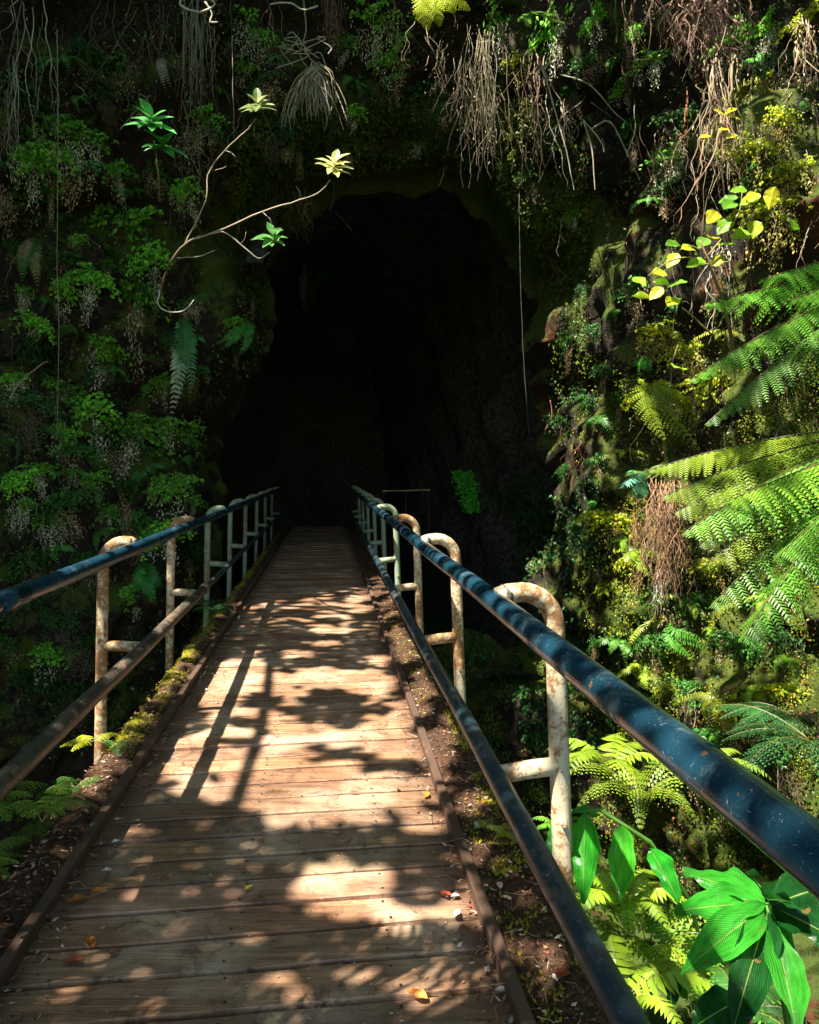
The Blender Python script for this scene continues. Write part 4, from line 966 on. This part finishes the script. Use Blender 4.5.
# low rail deep inside the cave
e = empty('cave_barrier', P(408, 492, 17.5), 'faint thin rail just visible inside the dark cave right of the bridge', 'railing')
m = MB(); m.tube([P(383, 491, 17.5), P(430, 490, 17.5)], .018, 6); child(m, 'rail', M['post'], e)
m = MB()
for x in (384, 406, 429):
    m = MB(); m.tube([P(x, 491, 17.5), P(x, 530, 17.5)], .008, 6); child(m, 'post', M['cave'], e)

# ---------------------------------------------------------------- litter
def ground_pt(px, py):
    t = 770*1.5/(py-470); return Vector(((px-VX)/F*t, t, .0))
def gz(p):
    for b in (vl_bvh, vr_bvh):
        h, n, _, _ = b.ray_cast(Vector((p.x, p.y, 2)), Vector((0, 0, -1)))
        if h is not None and h.z > -.05: return h.z
    return .003
fl = [(92, 951, 'orange', 'in the left corner shade'), (107, 895, 'orange', 'beside the left kerb'), (87, 901, 'orange', 'against the left kerb'), (108, 957, 'brown', 'on the shaded planks at lower left'), (245, 893, 'yellow', 'alone in the middle of the shaded planks'), (208, 877, 'tan', 'left of the lone yellow leaf'), (180, 918, 'tan', 'in a small sunlit patch on the left'), (460, 898, 'white', 'on the right verge beside the kerb'), (482, 900, 'orange', 'on the right verge under the lower rail'), (452, 898, 'red', 'beside the white leaf at the right kerb'), (455, 920, 'pale', 'on the planks by the right kerb'), (495, 994, 'white', 'on dark soil of the right verge'), (500, 905, 'pink', 'among pale scraps on the right verge'), (512, 917, 'pink', 'lower of the pale scraps on the right verge'), (428, 1003, 'orange', 'at the bottom edge near the right kerb'), (568, 1000, 'red', 'on the right verge at the bottom edge'), (557, 1005, 'white', 'beside the red leaf at the bottom edge'), (120, 843, 'white', 'on the left planks near the kerb'), (112, 873, 'pale', 'in shade on the left planks'), (350, 795, 'red', 'on the sunlit planks near the middle'), (425, 800, 'orange', 'on the bright planks near the right kerb'), (478, 838, 'white', 'on the right verge by the yellow sprout'), (130, 876, 'tan', 'right of the pale leaf on the left planks'), (65, 965, 'red', 'on the verge soil at lower left')]
lc = {'orange': (.5, .17, .03), 'brown': (.25, .1, .05), 'yellow': (.6, .36, .04), 'tan': (.4, .28, .16), 'white': (.75, .7, .62), 'red': (.38, .07, .03), 'pale': (.5, .45, .36), 'pink': (.62, .4, .33)}
for px, py, c, w in fl:
    p = ground_pt(px, py); p.z = gz(p)+.008; m = MB(); a = U(0, 6.28); dv = Vector((math.cos(a), math.sin(a), .05)); L = U(.035, .06)*(1.1 if c in ('orange', 'brown', 'red') else .75)
    blade(m, p, dv, dv.cross(Vector((0, 0, 1))), L, L*.55, lc[c], 6, -.05, .5, .05, False, shape=.8)
    tag(m.build('fallen_leaf', M['litter'], loc=p), f'{c} fallen leaf {w}', 'leaf', 'fallen leaves on the bridge')
m = MB()
for i in range(9000):
    s = -1 if R() < .5 else 1
    y = .9+19*R()**2.2
    x = (U(-1.18, -.88) if R() < .85 else -.93+abs(random.gauss(0, .12))) if s < 0 else (U(.47, .8) if R() < .85 else .505-abs(random.gauss(0, .08)))
    p = Vector((x, y, 0)); p.z = gz(p)+U(.001, .012); a = U(0, 6.28); dv = Vector((math.cos(a), math.sin(a), U(-.3, .4))); L = U(.008, .032)
    c = random.choice([(.2, .09, .05), (.3, .14, .07), (.1, .05, .03), (.42, .3, .2), (.5, .4, .3), (.25, .07, .03), (.14, .09, .05)])
    leaflet(m, p, dv, Vector((U(-.4, .4), U(-.4, .4), 1)), L, L*U(.15, .7), jit(c, .3))
for i in range(700):
    y = 1.8+5*R()**1.4; x = U(-.9, .48); p = Vector((x, y, .006)); a = U(0, 6.28)
    leaflet(m, p, Vector((math.cos(a), math.sin(a), .1)), Vector((0, 0, 1)), U(.005, .016), U(.003, .008), jit((.4, .26, .16), .5))
for i in range(160):
    x0 = U(-1.15, -.75) if R() < .5 else U(.4, .78); y0 = U(1.6, 4.5); a = U(0, 6.28); L = U(.03, .1); p = Vector((x0, y0, 0)); z = gz(p)+.008
    m.tube([(x0, y0, z), (x0+math.cos(a)*L*.5, y0+math.sin(a)*L*.5, z+.008), (x0+math.cos(a+.4)*L, y0+math.sin(a+.4)*L, z)], .0012, 3, jit((.4, .3, .2), .4))
tag(m.build('leaf_litter', M['litter']), 'brown leaf scraps and grit along both edges of the bridge', 'leaf litter', None, 'stuff')
# moss tufts on left verge
m = MB()
def mosspts(n, x0, x1, y0, y1):
    for i in range(n):
        x, y = U(x0, x1), U(y0, y1)
        if noise.noise(Vector((x*5, y*5, 1))) < -.12: continue
        p = Vector((x, y, 0)); p.z = gz(p)+.002; a = U(0, 6.28)
        leaflet(m, p, Vector((math.cos(a), math.sin(a), 1.1)), Vector((math.sin(a), 0, .5)), U(.01, .022), U(.006, .012), jit((.34, .32, .012), .35))
mosspts(2600, -1.17, -1.0, 3.95, 6.1); mosspts(500, .68, .78, 3.3, 4.6); mosspts(300, .6, .7, 2.7, 3.0); mosspts(300, .62, .78, 2.1, 2.5); mosspts(900, .56, .78, 1.9, 3.4); mosspts(700, .56, .78, 4.6, 8); mosspts(500, -1.2, -.97, 6.3, 8)
tag(m.build('verge_moss', M['litter']), 'yellow moss tufts along the outer edges of the bridge verges', 'moss', None, 'stuff')

# ---------------------------------------------------------------- shade tree overhead (casts the dapple)
CELL = .2; GX0, GY0 = -12.0, -8.0; NX, NY = 120, 150
lit = np.full((NX, NY), 0.0); wt = np.zeros((NX, NY))
def want(px, py):
    v = 1.0 if px < 235 else (.4 if 320 < px < 540 and 100 < py < 210 else 0.0)
    def el(cx, cy, rx, ry, a): return a*math.exp(-(((px-cx)/rx)**2+((py-cy)/ry)**2)**2)
    for e_ in [(590, 430, 40, 110, .0), (790, 560, 135, 185, .85), (700, 700, 110, 150, .7), (660, 600, 60, 110, .75), (790, 330, 120, 110, .6), (640, 860, 70, 110, .9), (720, 40, 70, 90, .55), (790, 150, 60, 60, .8), (730, 230, 50, 70, .6), (450, 10, 40, 40, .9), (487, 110, 22, 90, .55), (545, 110, 30, 90, .35), (600, 130, 50, 60, .35), (200, 60, 30, 70, .2), (315, 70, 30, 60, .3), (30, 60, 30, 100, .25), (620, 950, 60, 90, .9)]:
        v = max(v, el(*e_))
    if px > 570 and py > 240:
        nn_ = noise.noise(Vector((px/34, py/34, 3)))+.5*noise.noise(Vector((px/14, py/14, 8)))
        v = v*(.1 if nn_ < -.12 else (1.08 if nn_ > .05 else .6))
    return v
for i in range(0, nc, 3):
    for j in range(0, nz_, 3):
        v = V[i*nz_+j]
        if v.y < 2: continue
        px, py = proj(v)
        if not (-50 < px < 870 and -60 < py < 1100): continue
        gx, gy = v.x+SUNK[0]*v.z, v.y+SUNK[1]*v.z
        a, b = int((gx-GX0)/CELL), int((gy-GY0)/CELL)
        if 0 <= a < NX and 0 <= b < NY: lit[a, b] += want(px, py); wt[a, b] += 1
lit = np.where(wt > 0, lit/np.maximum(wt, 1), .45)
# close plants on the right bank and the tree fern
for a in range(NX):
    for b in range(NY):
        gx, gy = GX0+(a+.5)*CELL, GY0+(b+.5)*CELL
        if gy < 1.0 and gx < 3 and gx > -9: lit[a, b] = 0
        if 1.0 < gx < 2.3 and 1.9 < gy < 5.6: lit[a, b] = max(lit[a, b], .9)
        if 1.5 < gx < 2.6 and 1.2 < gy < 2.55: lit[a, b] = 0
        if 2.2 < gx < 4.4 and 3.4 < gy < 6.0: lit[a, b] = max(lit[a, b], .7)
        if -1.6 < gx < -.9 and 3.2 < gy < 6.0: lit[a, b] = max(lit[a, b], .55)
# deck pattern in pixel terms: lit ellipses and dark ellipses on the planks
LITE = [(333, 630, 24, 4), (328, 643, 16, 3), (297, 654, 19, 5), (250, 653, 10, 3), (323, 678, 38, 12), (371, 686, 26, 18), (256, 678, 22, 20), (292, 697, 22, 9), (220, 683, 14, 12), (378, 736, 34, 17), (278, 721, 16, 8), (309, 734, 42, 12), (214, 762, 32, 26), (232, 722, 26, 12),
        (325, 790, 120, 28), (400, 738, 48, 26), (280, 783, 40, 24), (318, 812, 70, 17), (268, 755, 46, 18), (420, 823, 24, 15), (402, 712, 18, 12), (340, 775, 34, 14), (395, 790, 30, 8), (380, 660, 14, 6), (400, 755, 16, 5), (400, 640, 8, 8), (345, 745, 18, 5),
        (142, 861, 17, 4), (192, 859, 24, 6), (125, 915, 15, 7), (92, 985, 16, 10), (65, 955, 18, 5), (155, 1003, 26, 14), (195, 925, 15, 8), (235, 915, 11, 14), (285, 985, 18, 24), (345, 888, 60, 28), (400, 915, 44, 16), (440, 985, 48, 32), (240, 690, 52, 32), (222, 765, 60, 38), (505, 965, 20, 20), (470, 908, 26, 20), (350, 985, 12, 16), (245, 860, 14, 8),
        (445, 760, 16, 40), (425, 700, 14, 24), (408, 655, 14, 14), (110, 735, 20, 22), (130, 690, 16, 20), (480, 815, 26, 12), (490, 860, 20, 10), (60, 960, 16, 8), (560, 980, 26, 18)]
DARK = [(333, 703, 34, 12), (262, 702, 20, 7), (240, 722, 20, 4), (385, 766, 30, 4), (430, 730, 20, 5), (350, 720, 20, 4), (240, 742, 24, 4)]
def deck_want(x, y):
    if y < 1.6: return 0
    px, py = VX+F*x/y, VY+F*CH/y
    v = 0
    for cx, cy, rx, ry in LITE:
        kk = .7 if cy > 840 and cx < 300 else 1
        if ((px-cx)/rx/kk)**2+((py-cy)/ry/kk)**2 < 1: v = 1; break
    for cx, cy, rx, ry in DARK:
        if ((px-cx)/rx)**2+((py-cy)/ry)**2 < 1: v = 0; break
    return v
for p, rad, a_ in LIGHTS+[(P(440, 12, 10), .5, 1), (P(400+30, 20, 10.5), .5, 1), (P(650, 485, 9), .4, .9), (P(665, 540, 8.8), .5, .9)]:
    gx, gy = p.x+SUNK[0]*p.z, p.y+SUNK[1]*p.z
    for a in range(max(0, int((gx-rad-GX0)/CELL)), min(NX, int((gx+rad-GX0)/CELL)+1)):
        for b in range(max(0, int((gy-rad-GY0)/CELL)), min(NY, int((gy+rad-GY0)/CELL)+1)): lit[a, b] = max(lit[a, b], a_)
tree = empty('shade_tree', (-8.6, -5, -.3), 'tall broadleaf tree overhead, seen in the photo by its dappled shadow on the planks', 'tree')
m = MB(); m.tube([(-8.6, -5, -.5), (-8.3, -4.6, 3), (-8.2, -3.2, 7), (-8.2, -1, 10.5), (-7.4, 4, 14)], [.34, .28, .24, .17, .08], 10, (.12, .09, .06))
m.tube([(-8.2, -3.2, 7), (-5, -4, 10), (1, -3, 12.5)], [.2, .13, .06], 8, (.12, .09, .06)); m.tube([(-8.2, -1, 10.5), (-7, 3, 13), (-6, 7, 15)], [.14, .1, .05], 8, (.12, .09, .06))
child(m, 'trunk', M['litter'], tree, True)
m = MB(); H = 5.0; m.tube([(-.415-SUNK[0]*H+.012*math.sin(k*1.7), -3.2+k*.75-SUNK[1]*H+1.6, H+.05*math.sin(k)) for k in range(12)], [.046-.001*k for k in range(12)], 8, (.15, .11, .07))  # unseen straight limb, added to cast the second long shadow band on the planks
m.tube([(-8.3, -4.6, 3.3), (-5, -4, 4.9), (-.415-SUNK[0]*H, -3.2-SUNK[1]*H+1.6, H)], [.14, .09, .05], 8, (.15, .11, .07))
child(m, 'added_shadow_limb', M['litter'], tree, True)
vs = []; fs = []
def card(p, s):
    a = Vector((U(-1, 1), U(-1, 1), U(-.45, .45))).normalized(); b = a.cross(Vector((U(-.5, .5), U(-.5, .5), 1))).normalized()
    o = len(vs); vs.extend([p-a*s, p-a*s*.3+b*s*.42, p+a*s*.4+b*s*.36, p+a*s, p+a*s*.4-b*s*.36, p-a*s*.3-b*s*.42]); fs.append((o, o+1, o+2, o+3, o+4, o+5))
for a in range(NX):
    for b in range(NY):
        gx, gy = GX0+(a+.5)*CELL, GY0+(b+.5)*CELL
        if -2.2 < gx < 1.1 and 1.0 < gy < 7.4 and not (gx < -1.3 and gy > 7): continue
        L_ = lit[a, b]; nn = 2.9*(1-L_)**1.3*CELL*CELL/.04
        k = int(nn)+(1 if R() < nn-int(nn) else 0)
        for q in range(k):
            x, y = gx+U(-.5, .5)*CELL, gy+U(-.5, .5)*CELL
            Hh = max(8.2, 2.2+.56*y)+U(.0, 2.6)
            card(Vector((x-SUNK[0]*Hh, y-SUNK[1]*Hh, Hh)), U(.13, .24))
# finer leaves above the bridge
x = -2.2
while x < 1.1:
    y = .9
    while y < 7.4:
        w_ = deck_want(x, y) if -1.35 < x < .9 else lit[int((x-GX0)/CELL), int((y-GY0)/CELL)]
        if x > .9 and 1.9 < y < 6.2: w_ = max(w_, .92)
        if .98 < x < 1.13:
            yr = y-.345
            w_ = .95 if (2.35 < yr < 5 and math.sin(yr*17+math.sin(yr*5)*2) > -.1) or 1.80 < yr < 1.88 or 1.19 < yr < 1.25 or .92 < yr < .97 else .15
        if x < -1.0 and 3.3 < y < 6.2: w_ = max(w_, .75)
        if R() < (1-w_)*.97 or (w_ > .5 and R() < .006):
            for q_ in range(2 if w_ < .1 else 1): Hh = U(5.6, 7.2) if y < 6 else U(6.5, 8); card(Vector((x+U(-.03, .03)-SUNK[0]*Hh, y+U(-.03, .03)-SUNK[1]*Hh, Hh)), U(.055, .10))
        y += .062
    x += .062
cr = MB(); cr.add(vs, fs, (.04, .12, .02)); child(cr, 'crown', M['leaf'], tree)
# fern fronds just behind the camera on the left, their shadows stripe the near planks
t2 = empty('overhead_fern', (-2.6, .2, -.3), 'fern arching over the bridge near the viewer, seen by its striped shadow on the planks', 'tree fern')
for (gx0, gy0, gx1, gy1, Hh) in [(.62, 2.0, -.12, 2.6, 2.7), (.42, 1.7, -.4, 2.35, 2.5), (.68, 2.2, .1, 2.58, 2.75), (-.5, 1.75, -.75, 2.6, 2.7), (-.15, 1.75, -.6, 2.2, 2.55), (.78, 1.85, .5, 2.3, 2.6)]:
    m = MB(); a = Vector((gx0-SUNK[0]*Hh, gy0-SUNK[1]*Hh, Hh)); b = Vector((gx1-SUNK[0]*Hh, gy1-SUNK[1]*Hh, Hh-.1))
    frond(m, arc(a, b, .06), .55, 19, FG, False, .12, .25, 8, .006, pw=.52, full=.12); child(m, 'frond', M['leaf'], t2)
m = MB(); m.tube([(-3.4, -.6, -.5), (-3.3, -.5, 1.2), (-3.1, -.4, 2.4), (-2.4, .4, 2.9), (-1.9, .9, 2.8)], [.11, .1, .09, .02, .012], 8, (.08, .05, .03)); child(m, 'trunk', M['litter'], t2)

# ---------------------------------------------------------------- labels for repeated ferns, made distinct
from collections import defaultdict
gr = defaultdict(list)
for o, l, px, py in LBL: gr[l].append((px, py, o))
ordn = ['leftmost', 'second', 'third', 'fourth', 'fifth', 'sixth', 'seventh', 'eighth']
for l, it in gr.items():
    it.sort(key=lambda t: t[0])
    for i, (px, py, o) in enumerate(it):
        if len(it) == 1: o['label'] = l
        elif len(it) == 2: o['label'] = l+(', left one' if i == 0 else ', right one')
        else: o['label'] = l+', '+('rightmost' if i == len(it)-1 else ordn[min(i, 7)])

# ---------------------------------------------------------------- light, sky, camera
sc = bpy.context.scene
w = bpy.data.worlds.new('World'); sc.world = w; w.use_nodes = True
nt = w.node_tree; nt.nodes.clear()
sky = nt.nodes.new('ShaderNodeTexSky'); sky.sky_type = 'NISHITA'; sky.sun_disc = False
dv = Vector((SUNK[0], SUNK[1], -1)).normalized()
sky.sun_elevation = math.asin(-dv.z); sky.sun_rotation = math.atan2(-dv.x, -dv.y)
bg = nt.nodes.new('ShaderNodeBackground'); bg.inputs[1].default_value = .1
wo = nt.nodes.new('ShaderNodeOutputWorld'); nt.links.new(sky.outputs[0], bg.inputs[0]); nt.links.new(bg.outputs[0], wo.inputs[0])
sl = bpy.data.lights.new('sun', 'SUN'); sl.energy = 5; sl.angle = math.radians(.5); sl.color = (1, .93, .8)
so = bpy.data.objects.new('sun', sl); C.objects.link(so); so.rotation_euler = dv.to_track_quat('-Z', 'Y').to_euler(); so.location = (-8, -6, 18)
cam = bpy.data.cameras.new('camera'); co = bpy.data.objects.new('camera', cam); C.objects.link(co)
co.location = CAM; co.rotation_euler = (math.pi/2, 0, 0)
cam.sensor_fit = 'VERTICAL'; cam.sensor_height = 24; cam.lens = F/1024*24
cam.shift_x = (409.5-VX)/1024; cam.shift_y = -(512-VY)/1024; cam.clip_end = 1000; cam.clip_start = .02
sc.camera = co
sc.view_settings.view_transform = 'Standard'; sc.view_settings.look = 'None'; sc.view_settings.gamma = 1; sc.view_settings.exposure = 1.9
sc.cycles.max_bounces = 6; sc.cycles.use_denoising = True
